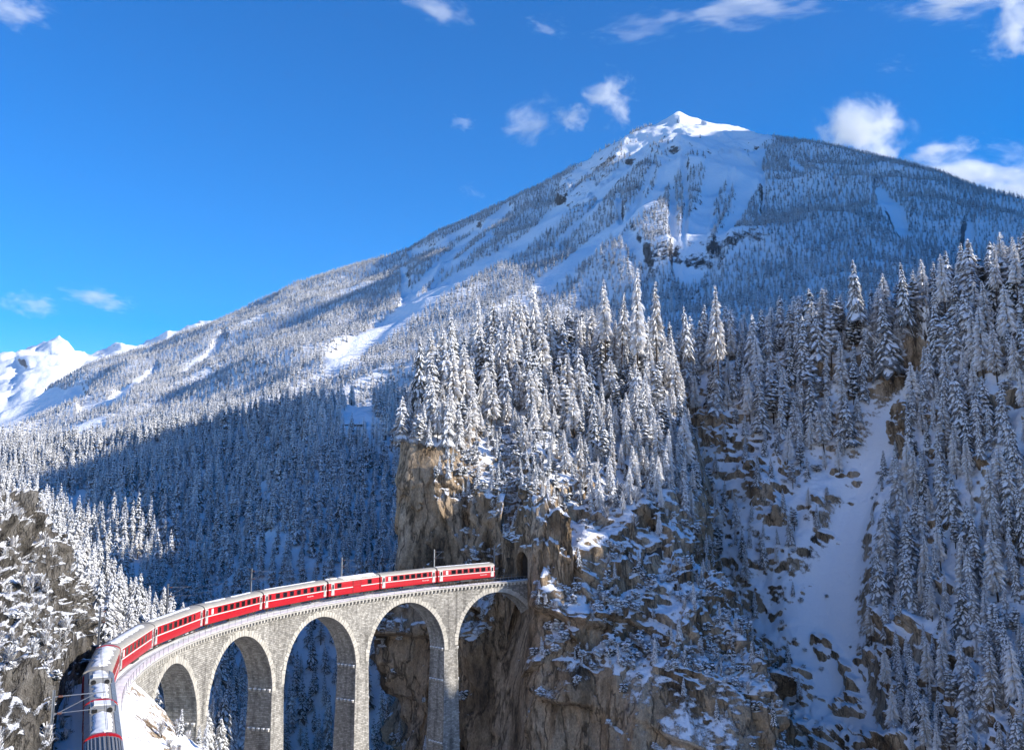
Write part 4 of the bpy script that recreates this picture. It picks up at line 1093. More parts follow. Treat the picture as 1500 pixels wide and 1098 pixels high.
def branch_strip(V, Q, T, mi, base, d, L, droop, w, segs, rng, snow, fringe, drop=.42, m_n=0, m_s=1):
    """one bough: a drooping roof-shaped spray of needles with an uneven pad of snow on it"""
    side = np.array((-d[1], d[0], 0.0)); t = np.linspace(0, 1, segs+1)
    c = base+np.outer(t*L, d); c[:, 2] += -droop*L*t**1.6+.10*L*np.sin(t*3.1)
    ww = w*np.maximum(np.sin(np.clip(t*.85+.16, 0, 1)*math.pi), 0)**.7*(.8+.4*rng.random(segs+1)); ww[-1] *= .25
    n0 = len(V)
    l = c+side*ww[:, None]; r = c-side*ww[:, None]; dz = ww*drop*(1+.7*rng.random(segs+1)); l[:, 2] -= dz; r[:, 2] -= dz
    for i in range(segs+1): V.extend((c[i], l[i], r[i]))
    for i in range(segs):
        a = n0+i*3; b = a+3
        Q.append((a, b, b+1, a+1)); mi.append(m_n); Q.append((b, a, a+2, b+2)); mi.append(m_n)
    for _ in range(fringe):
        f = rng.random()*.85+.1; i = min(int(f*segs), segs-1); k = f*segs-i; sd = 1 if rng.random() < .5 else 2
        e = (l if sd == 1 else r); p = e[i]*(1-k)+e[i+1]*k; q = c[i]*(1-k)+c[i+1]*k; p = q+(p-q)*(.5+.6*rng.random())
        h = L*(.10+.16*rng.random()); wv = d*(.05*L)
        n1 = len(V); V.extend((p-wv, p+wv, p+(p-q)*.25+np.array((0, 0, -h)))); T.append((n1, n1+1, n1+2, m_n))
    if rng.random() < snow:
        n2 = len(V); a0 = rng.random()*.25; a1 = .75+.25*rng.random(); th = L*.055+.012*rng.random()
        tt = np.linspace(a0, a1, segs+1)
        for i, q in enumerate(tt):
            x = q*segs; j = min(int(x), segs-1); k = x-j; cc = c[j]*(1-k)+c[j+1]*k; ll = l[j]*(1-k)+l[j+1]*k; rr = r[j]*(1-k)+r[j+1]*k
            g = .55+.45*rng.random(); en = 0.12 if i in (0, segs) else 1.0
            up = th*(.5+1.0*rng.random())*en; V.extend((cc+np.array((0, 0, up+.004)), cc+(ll-cc)*g*max(en, .5)+np.array((0, 0, .003)), cc+(rr-cc)*(1.5-g)*.8*max(en, .5)+np.array((0, 0, .003))))
        for i in range(segs):
            a = n2+i*3; b = a+3
            Q.append((a, b, b+1, a+1)); mi.append(m_s); Q.append((b, a, a+2, b+2)); mi.append(m_s)

def crown(kind, seed, lod):
    """unit-height crown"""
    rng = np.random.default_rng(seed); V = []; Q = []; T = []; mi = []
    if kind == 'spruce':
        rb = rng.uniform(.17, .25) if lod < 2 else rng.uniform(.24, .30); t0 = rng.uniform(.04, .12); lev = {0: 25, 1: 15, 2: 8}[lod]; nb = {0: 8, 1: 7, 2: 6}[lod]; segs = {0: 3, 1: 2, 2: 2}[lod]; fr = {0: 5, 1: 2, 2: 0}[lod]
        lean = rng.uniform(-.01, .01, 2)
        gap = rng.uniform(.0, .2)
        for i in range(lev):
            t = min(.985, t0+(1-t0)*max(0, (i+rng.uniform(-.25, .25))/lev)**.92); R = (rb*(1-t)**.72)*rng.uniform(.72, 1.16)+.014
            ph = rng.random()*6.28
            for j in range(nb if t < .85 else max(3, nb-2)):
                if rng.random() < gap*.5: continue
                a = ph+j*6.283/nb+rng.uniform(-.35, .35); L = R*rng.uniform(.70, 1.18); d = np.array((math.cos(a), math.sin(a), 0.0))
                base = np.array((lean[0]*t, lean[1]*t, t+rng.uniform(-.01, .01)))
                branch_strip(V, Q, T, mi, base, d, L, rng.uniform(.40, .95)+(.15 if t < .4 else 0), L*rng.uniform(.26, .42)*(1.25 if lod else 1), segs, rng, .93, fr)
        n = len(V); 
        for a in range(4): V.append((.012*math.cos(a*1.57), .012*math.sin(a*1.57), .955))
        V.append((lean[0], lean[1], 1.0))
        for a in range(4): T.append((n+a, n+(a+1) % 4, n+4, 1 if a % 2 else 0))
    elif kind == 'larch':
        rb = rng.uniform(.17, .23) if lod < 2 else rng.uniform(.22, .28); t0 = rng.uniform(.10, .26); lev = {0: 27, 1: 15, 2: 8}[lod]; nb = {0: 8, 1: 6, 2: 5}[lod]; fr = {0: 11, 1: 5, 2: 2}[lod]
        for i in range(lev):
            t = min(.985, t0+(1-t0)*(i+rng.uniform(-.3, .3))/lev); R = rb*(1-t)**.7*min(1, .45+(t-t0)*4)+.012; ph = rng.random()*6.28
            for j in range(nb):
                if rng.random() < .12: continue
                a = ph+j*6.283/nb+rng.uniform(-.4, .4); L = R*rng.uniform(.65, 1.2); d = np.array((math.cos(a), math.sin(a), 0.0))
                branch_strip(V, Q, T, mi, np.array((0, 0, t)), d, L, rng.uniform(.15, .7), L*rng.uniform(.10, .18)*(1.5 if lod else 1), 3 if lod == 0 else 2, rng, .8, fr, drop=.8)
        n = len(V)
        for a in range(4): V.append((.008*math.cos(a*1.57), .008*math.sin(a*1.57), .95))
        V.append((0, 0, 1.0))
        for a in range(4): T.append((n+a, n+(a+1) % 4, n+4, 1 if a % 2 else 0))
    elif kind == 'pine':
        # rounder crown: boughs ending in clumps, each with its cap of snow
        t0 = rng.uniform(.22, .4); lev = {0: 15, 1: 9, 2: 5}[lod]
        for i in range(lev):
            t = min(.985, t0+(1-t0)*(i+rng.uniform(-.3, .3))/lev); sh = max(0, math.sin(min(1, max(0, (t-t0)/(1-t0))*.84+.16)*math.pi))**.6
            for j in range({0: 5, 1: 4, 2: 3}[lod]):
                a = rng.random()*6.283; L = .17*sh*rng.uniform(.6, 1.2)+.02; d = np.array((math.cos(a), math.sin(a), 0.0))
                branch_strip(V, Q, T, mi, np.array((0, 0, min(t, .97))), d, L, rng.uniform(-.05, .35), L*rng.uniform(.42, .62), 3 if lod == 0 else 2, rng, .95, {0: 5, 1: 2, 2: 0}[lod], drop=.55)
    elif kind == 'shrub':
        for i in range({0: 34, 1: 18, 2: 10}[lod]):
            a = rng.random()*6.283; L = rng.uniform(.3, .62); d = np.array((math.cos(a), math.sin(a), 0.0))
            branch_strip(V, Q, T, mi, np.array((0, 0, rng.uniform(.12, .72)**1.0)), d, L*(1-.2*rng.random()), rng.uniform(-.1, .45), L*rng.uniform(.30, .46), 3 if lod == 0 else 2, rng, .93, {0: 4, 1: 2, 2: 0}[lod], drop=.55)
    else:      # frosted brush: fine bare twigs
        for i in range({0: 150, 1: 80, 2: 40}[lod]):
            a = rng.random()*6.283; e = rng.uniform(.5, 1.5); L = rng.uniform(.25, .55); b0 = np.array((rng.uniform(-.1, .1), rng.uniform(-.1, .1), rng.uniform(.05, .6)))
            d = np.array((math.cos(a)*math.cos(e), math.sin(a)*math.cos(e), math.sin(e)*.8)); s = np.array((-math.sin(a), math.cos(a), 0))*L*rng.uniform(.03, .08)
            n = len(V); V.extend((b0-s*.5, b0+s*.5, b0+d*L+s, b0+d*L-s)); Q.append((n, n+1, n+2, n+3)); mi.append(0 if rng.random() < .55 else 1)
    V = np.array([np.asarray(v, float) for v in V]); Fs = []; m = []
    if Q: Fs.append(np.array(Q)); m += mi
    if T: Fs.append(np.array([t[:3] for t in T])); m += [t[3] for t in T]
    return V, Fs, m
def trunk(kind, seed, lod):
    rng = np.random.default_rng(seed+500); top = {'spruce': .95, 'larch': .96, 'pine': .9, 'shrub': .5, 'brush': .55}[kind]; mb = MB()
    if kind in ('shrub', 'brush'):
        for j in range(4):
            a = rng.random()*6.28; mb.tube([(0, 0, -.12), (.06*math.cos(a), .06*math.sin(a), .2), (.16*math.cos(a), .16*math.sin(a), top)], [.03, .022, .008], 4)
    else:
        r = {'spruce': .013, 'larch': .0125, 'pine': .014}[kind]; k = {0: 8, 1: 5, 2: 4}[lod]
        mb.tube([(0, 0, -.08), (rng.uniform(-.003, .003), 0, .3), (0, rng.uniform(-.003, .003), .65), (0, 0, top)], [r*1.15, r, r*.65, r*.15], k)
    return mb
FOL = {'spruce': M_NEEDLE, 'larch': M_FROST, 'pine': M_NEEDLE, 'shrub': M_NEEDLE, 'brush': M_TWIG}
PROTO = {}
for kind, nvar in (('spruce', 6), ('larch', 4), ('pine', 4), ('shrub', 4), ('brush', 3)):
    for v in range(nvar):
        Vc, Fc, mc = crown(kind, 100*len(kind)+v*7, 0)
        cm = mesh_np('crown', Vc, Fc, [FOL[kind], M_TSNOW], mc, False)
        tm = trunk(kind, v, 0).mesh('trunk', M_BARK, True); PROTO[kind, v] = (cm, tm)
protos_col = {}
def proto_collection(lod, kinds):
    """unlinked collection of single-mesh trees used by the mass forests"""
    key = (lod, tuple(kinds))
    if key in protos_col: return protos_col[key]
    c = bpy.data.collections.new('forest_trees_%d_%s' % (lod, '_'.join(k for k, _ in kinds)))
    i = 0
    for kind, nvar in kinds:
        for v in range(nvar):
            Vc, Fc, mc = crown(kind, 100*len(kind)+v*7+3, lod); tb = trunk(kind, v, lod)
            Vt = np.concatenate(tb.v); n = len(Vc); Fs = list(Fc)+[np.concatenate(tb.q)+n, np.concatenate(tb.t)+n]
            me = mesh_np('forest_tree', np.concatenate([Vc, Vt]), Fs, [FOL[kind], M_TSNOW, M_BARK], list(mc)+[2]*(len(tb.qm)+len(tb.tm)), False)
            o = bpy.data.objects.new('t%03d' % i, me); c.objects.link(o); i += 1
    protos_col[key] = c; return c
def forest(name, q, h, pick, col, label, cat='forest'):
    """one mass of trees: points carrying instances"""
    if len(q) == 0: return
    me = bpy.data.meshes.new(name); me.vertices.add(len(q)); me.vertices.foreach_set('co', np.asarray(q, np.float32).ravel())
    rng = np.random.default_rng(len(q))
    for an, ty, val in (('rot', 'FLOAT', rng.random(len(q))*6.283), ('tilt_x', 'FLOAT', rng.normal(0, .035, len(q))), ('tilt_y', 'FLOAT', rng.normal(0, .035, len(q))), ('scl', 'FLOAT', h), ('pick', 'INT', pick)):
        a = me.attributes.new(an, ty, 'POINT'); a.data.foreach_set('value', np.asarray(val, np.int32 if ty == 'INT' else np.float32))
    o = link(name, me, kind='stuff', label=label, cat=cat)
    ng = bpy.data.node_groups.new(name, 'GeometryNodeTree')
    ng.interface.new_socket('Geometry', in_out='INPUT', socket_type='NodeSocketGeometry'); ng.interface.new_socket('Geometry', in_out='OUTPUT', socket_type='NodeSocketGeometry')
    gi = ng.nodes.new('NodeGroupInput'); go = ng.nodes.new('NodeGroupOutput'); ci = ng.nodes.new('GeometryNodeCollectionInfo'); ci.inputs['Collection'].default_value = col
    ci.inputs['Separate Children'].default_value = True; ci.inputs['Reset Children'].default_value = True
    iop = ng.nodes.new('GeometryNodeInstanceOnPoints'); iop.inputs['Pick Instance'].default_value = True
    def attr(nm, ty):
        n = ng.nodes.new('GeometryNodeInputNamedAttribute'); n.data_type = ty; n.inputs['Name'].default_value = nm; return n.outputs['Attribute']
    cx_ = ng.nodes.new('ShaderNodeCombineXYZ'); ng.links.new(attr('rot', 'FLOAT'), cx_.inputs[2]); ng.links.new(attr('tilt_x', 'FLOAT'), cx_.inputs[0]); ng.links.new(attr('tilt_y', 'FLOAT'), cx_.inputs[1])
    er = ng.nodes.new('FunctionNodeEulerToRotation'); ng.links.new(cx_.outputs[0], er.inputs[0])
    ng.links.new(gi.outputs[0], iop.inputs['Points']); ng.links.new(ci.outputs[0], iop.inputs['Instance']); ng.links.new(attr('pick', 'INT'), iop.inputs['Instance Index'])
    ng.links.new(er.outputs[0], iop.inputs['Rotation']); ng.links.new(attr('scl', 'FLOAT'), iop.inputs['Scale']); ng.links.new(iop.outputs[0], go.inputs[0])
    md = o.modifiers.new('trees', 'NODES'); md.node_group = ng
    return o

# depth of the ground as seen from the viewpoint, for telling which trees show
ZB = np.full((230, 310), 1e9); CELL = 5.0
for Sx in (MAS, RGT, NEAR, LFT, MID):
    P = Sx.P.reshape(-1, 3)
    px, py = pix(P); r = np.hypot(P[:, 0], P[:, 1]); ok = P[:, 1] > 5
    i = np.floor((py[ok]+20)/CELL).astype(int); j = np.floor((px[ok]+20)/CELL).astype(int); r = r[ok]; k = (i >= 0) & (i < 230) & (j >= 0) & (j < 310)
    np.minimum.at(ZB, (i[k], j[k]), r[k])
def onwall(px, py):
    w = np.zeros(np.shape(px), bool)
    for p_ in WALLS: w |= inpoly(px, py, p_)
    return w
def shows(q, h):
    top = q+np.stack([0*h, 0*h, h*.75], -1); px, py = pix(top); r = np.hypot(q[:, 0], q[:, 1])
    i = np.clip(np.floor((py+20)/CELL).astype(int), 0, 229); j = np.clip(np.floor((px+20)/CELL).astype(int), 0, 309)
    return (px > -15) & (px < 1515) & (py > -10) & (py < 1105) & (r < ZB[i, j]+6) & (q[:, 1] > 10)

rng = np.random.default_rng(21)
TREES = []           # (kind, pos array, heights, area)
def add(kind, q, h, area):
    if len(q): TREES.append((kind, q, np.broadcast_to(np.asarray(h, float), (len(q),)).copy(), area))
def split(q, probs):
    u = rng.random(len(q)); e = np.concatenate([[0], np.cumsum(probs)]); return [(u >= e[i]) & (u < e[i+1]) for i in range(len(probs))]

# massif: wooded crest
CREST = [(575, 655), (575, 500), (1030, 470), (1000, 600), (1006, 690), (960, 720), (900, 690), (840, 650), (770, 612), (735, 622), (700, 640), (655, 668), (600, 668)]
LIGHT = [(735, 610), (790, 600), (850, 640), (905, 680), (970, 710), (1010, 680), (1045, 770), (960, 790), (870, 760), (800, 690), (750, 650)]
q = MAS.scatter(18000, lambda q: 2.35, lambda px, py, P, nz: np.where(inpoly(px, py, CREST) & (nz > .35), 1.0, 0)*np.where(px < 1000, 1, .4), rng)
u = split(q, (.50, .35, .15)); px, py = pix(q)
h = rng.uniform(7, 18, len(q))*np.where(py > 610, .75, 1.0)*np.where((px > 800) & (px < 1000), .92, 1)
for m, k, f in zip(u, ('spruce', 'larch', 'pine'), (1.0, 1.12, .85)): add(k, q[m], h[m]*f, 'crest')
q = MAS.scatter(4000, lambda q: 3.4, lambda px, py, P, nz: np.where(inpoly(px, py, LIGHT) & ~inpoly(px, py, CREST) & (nz > .3), .9, 0), rng)
u = split(q, (.55, .25, .2)); h = rng.uniform(5, 10, len(q))
for m, k in zip(u, ('larch', 'brush', 'spruce')): add(k, q[m], h[m]*(.5 if k == 'brush' else 1), 'light')
# named tall larches standing clear on the skyline
for (bx, by, ty, r, k) in ((934, 535, 391, 296, 'larch'), (887, 520, 409, 300, 'larch'), (911, 525, 428, 294, 'larch'), (962, 530, 412, 302, 'larch'), (1052, 540, 417, 318, 'larch'), (1008, 525, 447, 312, 'spruce'), (852, 525, 455, 312, 'spruce'),
                           (787, 540, 420, 300, 'larch'), (770, 545, 432, 298, 'larch'), (745, 525, 434, 304, 'larch'), (660, 550, 452, 285, 'spruce'), (700, 535, 436, 298, 'larch'), (615, 590, 496, 268, 'spruce'), (1256, 470, 378, 335, 'spruce'), (1328, 470, 382, 330, 'spruce'), (1385, 460, 370, 325, 'larch'), (1460, 440, 352, 315, 'larch'), (1490, 430, 350, 310, 'larch')):
    b = at(bx, by, r); t = at(bx, ty, r); add(k, b[None], [t[2]-b[2]], 'tall')
# ledges of the cliff
q = MAS.scatter(50000, lambda q: 1.0, lambda px, py, P, nz: np.where(~inpoly(px, py, CREST) & ~inpoly(px, py, PIL) & (py > 610) & (px < 1195), sstep(.30, .55, nz)*np.where(inpoly(px, py, LIGHT), .3, 1)*(.35+.65*sstep(-.22, .22, fbm(P[:, 0]*.05, P[:, 1]*.05, P[:, 2]*.09, 3)))*np.where(onwall(px, py), .12, 1), 0)*(np.hypot(P[:, 0]-CX, P[:, 1]-CY) > RT+6)+0, rng)
keepm = ~((np.abs(np.hypot(q[:, 0]-CX, q[:, 1]-CY)-RT) < 5) & (q[:, 2] > -35)); q = q[keepm]
u = split(q, (.44, .16, .14, .26)); h = rng.uniform(.9, 2.6, len(q))
for m, k, f in zip(u, ('shrub', 'brush', 'pine', 'spruce'), (1, 1, 1.5, 2.1)): add(k, q[m], h[m]*f, 'ledge')
q2 = MAS.scatter(26000, lambda q: 1.0, lambda px, py, P, nz: np.where((px > 775) & (py > 700) & (np.hypot(P[:, 0]-CX, P[:, 1]-CY) <= RT+6), sstep(.30, .55, nz)*(.35+.65*sstep(-.22, .22, fbm(P[:, 0]*.05, P[:, 1]*.05, P[:, 2]*.09, 3)))*np.where(onwall(px, py), .12, 1), 0)*(np.abs(np.hypot(P[:, 0]-CX, P[:, 1]-CY)-RT) > 6), rng)
u = split(q2, (.66, .16, .08, .10)); h = rng.uniform(.9, 2.6, len(q2))
for m, k, f in zip(u, ('shrub', 'brush', 'pine', 'spruce'), (1, 1, 1.5, 2.1)): add(k, q2[m], h[m]*f, 'ledge')

# right hand slope
R_OPEN = [(1000, 610), (1090, 640), (1150, 700), (1230, 700), (1290, 590), (1350, 560), (1240, 1100), (1140, 1100), (1060, 800)]
R_OPEN2 = [(1410, 540), (1500, 600), (1500, 760), (1445, 690)]
def rp(px, py, P, nz):
    g = polydist(px, py, GUL); o = np.min([polydist(px, py, L) for L in OUT], axis=0)
    p = np.where(g < 1.02, .0, np.where((px > 1270) & (py > 560) & (py < 930), .62, 1.0)*np.where((px < 1250) & (py > 560), .7, 1))*np.where(inpoly(px, py, R_OPEN), .13, 1.0)*np.where(inpoly(px, py, R_OPEN2), .25, 1)*np.where(o < .9, .65, 1.0)
    return p*np.where(nz > .25, 1, .15)*np.where(py > 900, .75, 1)
q = RGT.scatter(24000, lambda q: 2.9, rp, rng)
px, py = pix(q); h = rng.uniform(5.5, 15.5, len(q))*np.where(py < 560, 1.35, np.where(py < 640, 1.15, 1))*np.where(px > 1380, 1.12, 1)*np.where(inpoly(px, py, R_OPEN), .62, 1)*np.where(py > 900, .8, 1)
u = split(q, (.58, .28, .10, .04))
for m, k, f in zip(u, ('spruce', 'larch', 'pine', 'shrub'), (1, 1, .85, .25)): add(k, q[m], h[m]*f, 'right')
q = RGT.scatter(4000, lambda q: 2.4, lambda px, py, P, nz: np.where(polydist(px, py, GUL) < .8, .05+.1*sstep(700, 900, py), .45)*np.where(py > 560, 1, 0), rng)
add('shrub', q, rng.uniform(.7, 1.7, len(q)), 'rightlow')
BRUSH = [(1190, 470), (1260, 415), (1330, 420), (1400, 440), (1330, 540), (1200, 520)]
q = RGT.scatter(2500, lambda q: 3.0, lambda px, py, P, nz: np.where(inpoly(px, py, BRUSH), .8, 0), rng)
add('brush', q, rng.uniform(6, 11, len(q)), 'brush')

# slope behind the bend and the near rock
q = LFT.scatter(5000, lambda q: 3.0, lambda px, py, P, nz: np.where(px < 300, .9, .5), rng)
u = split(q, (.9, .1)); h = rng.uniform(6.5, 12, len(q))
for m, k in zip(u, ('spruce', 'larch')): add(k, q[m], h[m], 'left')
q = NEAR.scatter(26000, lambda q: .8, lambda px, py, P, nz: np.where(px < 105, 1, 0)*sstep(.40, .65, nz)*np.where(py < 800, .9, .5), rng)
u = split(q, (.25, .6, .15)); h = rng.uniform(.6, 1.5, len(q)); _, py = pix(q)
for m, k, f in zip(u, ('shrub', 'brush', 'spruce'), (.8, 1.3, 3.0)):
    mm = m & ((py < 790) | (k != 'spruce')); add(k, q[mm], h[mm]*f, 'near')

# forest beyond the viaduct
def mp(px, py, P, nz):
    p = np.ones(len(px))
    for c in ([(495, 605), (545, 590), (560, 640), (500, 650)], [(90, 735), (130, 715), (140, 745), (100, 765)], [(175, 745), (210, 722), (215, 745), (185, 765)], [(560, 860), (592, 850), (600, 1000), (560, 1010)], [(305, 960), (360, 955), (362, 985), (305, 985)]):
        p = np.where(inpoly(px, py, c), .0, p)
    return p*np.where(py < 1098, 1, .3)
q = MID.scatter(70000, lambda q: 3.7, mp, rng)
px, py = pix(q); h = rng.uniform(8, 15, len(q))*np.where(py > 800, .95, 1)
lar = (px > 440) & (px < 600) & (py < 660)
k1 = rng.random(len(q)) < np.where(lar, .55, .08)
add('larch', q[k1], h[k1], 'mid'); add('spruce', q[~k1], h[~k1], 'mid')

# brush on the railway bank
qb = []
for _ in range(330):
    s_ = rng.uniform(112, S_C1+60); o_ = rng.uniform(6, 42); z_ = -np.interp(o_, [5, 8, 12, 17, 23, 30, 38, 48], [1.9, 4.3, 7.6, 11.8, 16.5, 22, 28.5, 37]); k_ = 1-float(sstep(S_C1-2, S_C1+10, np.array(s_)))
    p_ = tpt(s_, o_, z_*(1+.3*k_)-(k_*max(0, o_-3)*.35)*.4)
    if noise(p_[0]*.12, p_[1]*.12, 3.3) > .05 or o_ > 20: qb.append(p_)
qb = np.array(qb); u = split(qb, (.62, .34, .04)); hb = rng.uniform(.5, 1.5, len(qb))
for m, k, f in zip(u, ('brush', 'shrub', 'spruce'), (1.2, .8, 2.6)): add(k, qb[m], hb[m]*f, 'bank')
# individuals: the ones that show largest; the rest become forest masses
LIMIT = {'spruce': 300, 'larch': 230, 'pine': 150, 'shrub': 220, 'brush': 120}
rest = {}
IND = {}
for kind in LIMIT:
    L_ = [(q, h, a) for k, q, h, a in TREES if k == kind and len(q)]
    q = np.concatenate([x[0] for x in L_]); h = np.concatenate([x[1] for x in L_]); ar = np.concatenate([[x[2]]*len(x[0]) for x in L_])
    size = h/np.linalg.norm(q, axis=1); vis = shows(q, h); sc = np.where(vis, size, 0)+np.where(ar == 'tall', 10, 0)
    o = np.argsort(-sc); n = min(LIMIT[kind], int((sc > 0).sum())); IND[kind] = (q[o[:n]], h[o[:n]], ar[o[:n]])
    for j in o[n:]:
        rest.setdefault((ar[j], kind), []).append((q[j], h[j]))

# ------------------------------------------------------------------ placing single trees with a label of their own
NOUN = {'spruce': ('snowy_spruce', 'spruce tree', 'snow-laden spruce'), 'larch': ('frosted_larch', 'larch tree', 'frosted pale larch'), 'pine': ('snowy_pine', 'pine tree', 'round-crowned snowy pine'),
        'shrub': ('snowy_shrub', 'shrub', 'low snow-covered dark shrub'), 'brush': ('frosted_brush', 'bush', 'bare frosted bush')}
ZONES = [   # region of the photograph described by what stands there
    ([(575, 400), (650, 400), (650, 690), (575, 690)], 'above the bare rock pillar at the cliff\'s left corner'),
    ([(650, 400), (725, 400), (725, 690), (650, 690)], 'in the dense clifftop stand right of the rock pillar'),
    ([(725, 400), (800, 400), (800, 600), (725, 600)], 'in the brightest clifftop clump left of the tall larches'),
    ([(800, 400), (870, 400), (870, 600), (800, 600)], 'on the clifftop just left of the pair of pointed larches'),
    ([(870, 380), (985, 380), (985, 560), (870, 560)], 'among the tall pointed larches on the clifftop skyline'),
    ([(725, 600), (840, 600), (840, 700), (725, 700)], 'on the sunlit snow patch of the clifftop edge'),
    ([(840, 560), (985, 560), (985, 660), (840, 660)], 'on the clifftop slope below the tall pointed larches'),
    ([(840, 660), (1060, 660), (1060, 800), (840, 800)], 'on the thinly wooded shoulder above the cliff face'),
    ([(985, 380), (1100, 380), (1100, 600), (985, 600)], 'on the saddle behind the dark slanting rock band'),
    ([(1100, 380), (1200, 380), (1200, 660), (1100, 660)], 'in the wood between the rock band and the frosted thicket'),
    ([(1200, 350), (1300, 350), (1300, 540), (1200, 540)], 'in the frosted thicket above the head of the gully'),
    ([(1300, 330), (1400, 330), (1400, 540), (1300, 540)], 'on the skyline right above the gully\'s head'),
    ([(1400, 320), (1520, 320), (1520, 540), (1400, 540)], 'on the skyline at the far right of the wood'),
    ([(1000, 600), (1130, 600), (1130, 800), (1000, 800)], 'on the open snow right of the cliff below the rock band'),
    ([(1130, 600), (1215, 600), (1215, 900), (1130, 900)], 'on the open snow left of the avalanche gully'),
    ([(1215, 540), (1290, 540), (1290, 800), (1215, 800)], 'along the left edge of the avalanche gully'),
    ([(1290, 540), (1360, 540), (1360, 720), (1290, 720)], 'near the rock pinnacle beside the gully'),
    ([(1360, 540), (1430, 540), (1430, 720), (1360, 720)], 'in the steep strip of wood right of the pinnacle'),
    ([(1430, 540), (1520, 540), (1520, 720), (1430, 720)], 'on the bright snowfield at the far right'),
    ([(1270, 720), (1350, 720), (1350, 860), (1270, 860)], 'in the dense clump at the gully\'s right edge'),
    ([(1350, 720), (1430, 720), (1430, 860), (1350, 860)], 'in the middle of the right wood below the snowfield'),
    ([(1430, 720), (1520, 720), (1520, 900), (1430, 900)], 'in the far right wood below the snowfield'),
    ([(1240, 860), (1350, 860), (1350, 1110), (1240, 1110)], 'among the dark ledges at the gully\'s lower right'),
    ([(1350, 860), (1430, 860), (1430, 1110), (1350, 1110)], 'between the dark ledges at lower right'),
    ([(1430, 900), (1520, 900), (1520, 1110), (1430, 1110)], 'in the lower right corner wood'),
    ([(1110, 880), (1240, 880), (1240, 1110), (1110, 1110)], 'on the snow beside the cliff\'s lower right edge'),
    ([(585, 690), (720, 690), (720, 830), (585, 830)], 'on the cliff wall above the train\'s tail carriages'),
    ([(720, 690), (800, 690), (800, 860), (720, 860)], 'on the cliff around the tunnel mouth'),
    ([(800, 690), (900, 690), (900, 860), (800, 860)], 'on the ledges right of the tunnel mouth'),
    ([(900, 700), (1010, 700), (1010, 860), (900, 860)], 'on the upper ledges in the middle of the cliff'),
    ([(1010, 700), (1130, 700), (1130, 900), (1010, 900)], 'on the right rim of the cliff'),
    ([(585, 830), (800, 830), (800, 1110), (585, 1110)], 'on the shaded rock seen under and beside the last arch'),
    ([(800, 860), (900, 860), (900, 970), (800, 970)], 'on the diagonal snow ledge below the tunnel'),
    ([(900, 860), (1010, 860), (1010, 970), (900, 970)], 'on the long ledge above the great bare wall'),
    ([(1010, 860), (1150, 860), (1150, 1110), (1010, 1110)], 'on the ledges above the bare wall\'s right end'),
    ([(800, 970), (1010, 970), (1010, 1110), (800, 1110)], 'in the dark clefts of the great bare wall'),
    ([(-20, 560), (60, 560), (60, 760), (-20, 760)], 'on top of the near rock wall at far left'),
    ([(-20, 760), (35, 760), (35, 830), (-20, 830)], 'high on the near rock wall at the left edge'),
    ([(35, 760), (115, 760), (115, 830), (35, 830)], 'high on the near rock wall below the trees'),
    ([(-20, 830), (30, 830), (30, 900), (-20, 900)], 'halfway up the near rock wall at the left edge'),
    ([(30, 830), (120, 830), (120, 900), (30, 900)], 'halfway up the near rock wall towards the bend'),
    ([(-20, 900), (35, 900), (35, 985), (-20, 985)], 'on the middle of the near rock wall, left edge'),
    ([(35, 900), (120, 900), (120, 985), (35, 985)], 'on the near rock wall left of the snowy railcars'),
    ([(-20, 985), (60, 985), (60, 1110), (-20, 1110)], 'at the bottom left corner of the near rock wall'),
    ([(60, 985), (120, 985), (120, 1110), (60, 1110)], 'beside the big mast under the near rock wall'),
    ([(60, 600), (130, 600), (130, 860), (60, 860)], 'in the row of trees just behind the near rock'),
    ([(130, 600), (190, 600), (190, 1000), (130, 1000)], 'behind the bend of the train, near the rock wall'),
    ([(190, 600), (300, 600), (300, 1000), (190, 1000)], 'behind the first two carriages, low on the slope'),
    ([(300, 600), (480, 600), (480, 1110), (300, 1110)], 'in the blue shaded forest behind the middle carriages'),
    ([(480, 480), (600, 480), (600, 900), (480, 900)], 'in the blue shaded forest left of the cliff'),
    ([(110, 860), (585, 860), (585, 1110), (110, 1110)], 'seen through the arches of the viaduct'),
]
def zone_of(px, py):
    for i, (poly, t) in enumerate(ZONES):
        if inpoly(np.array([px]), np.array([py]), poly)[0]: return i
    return -1
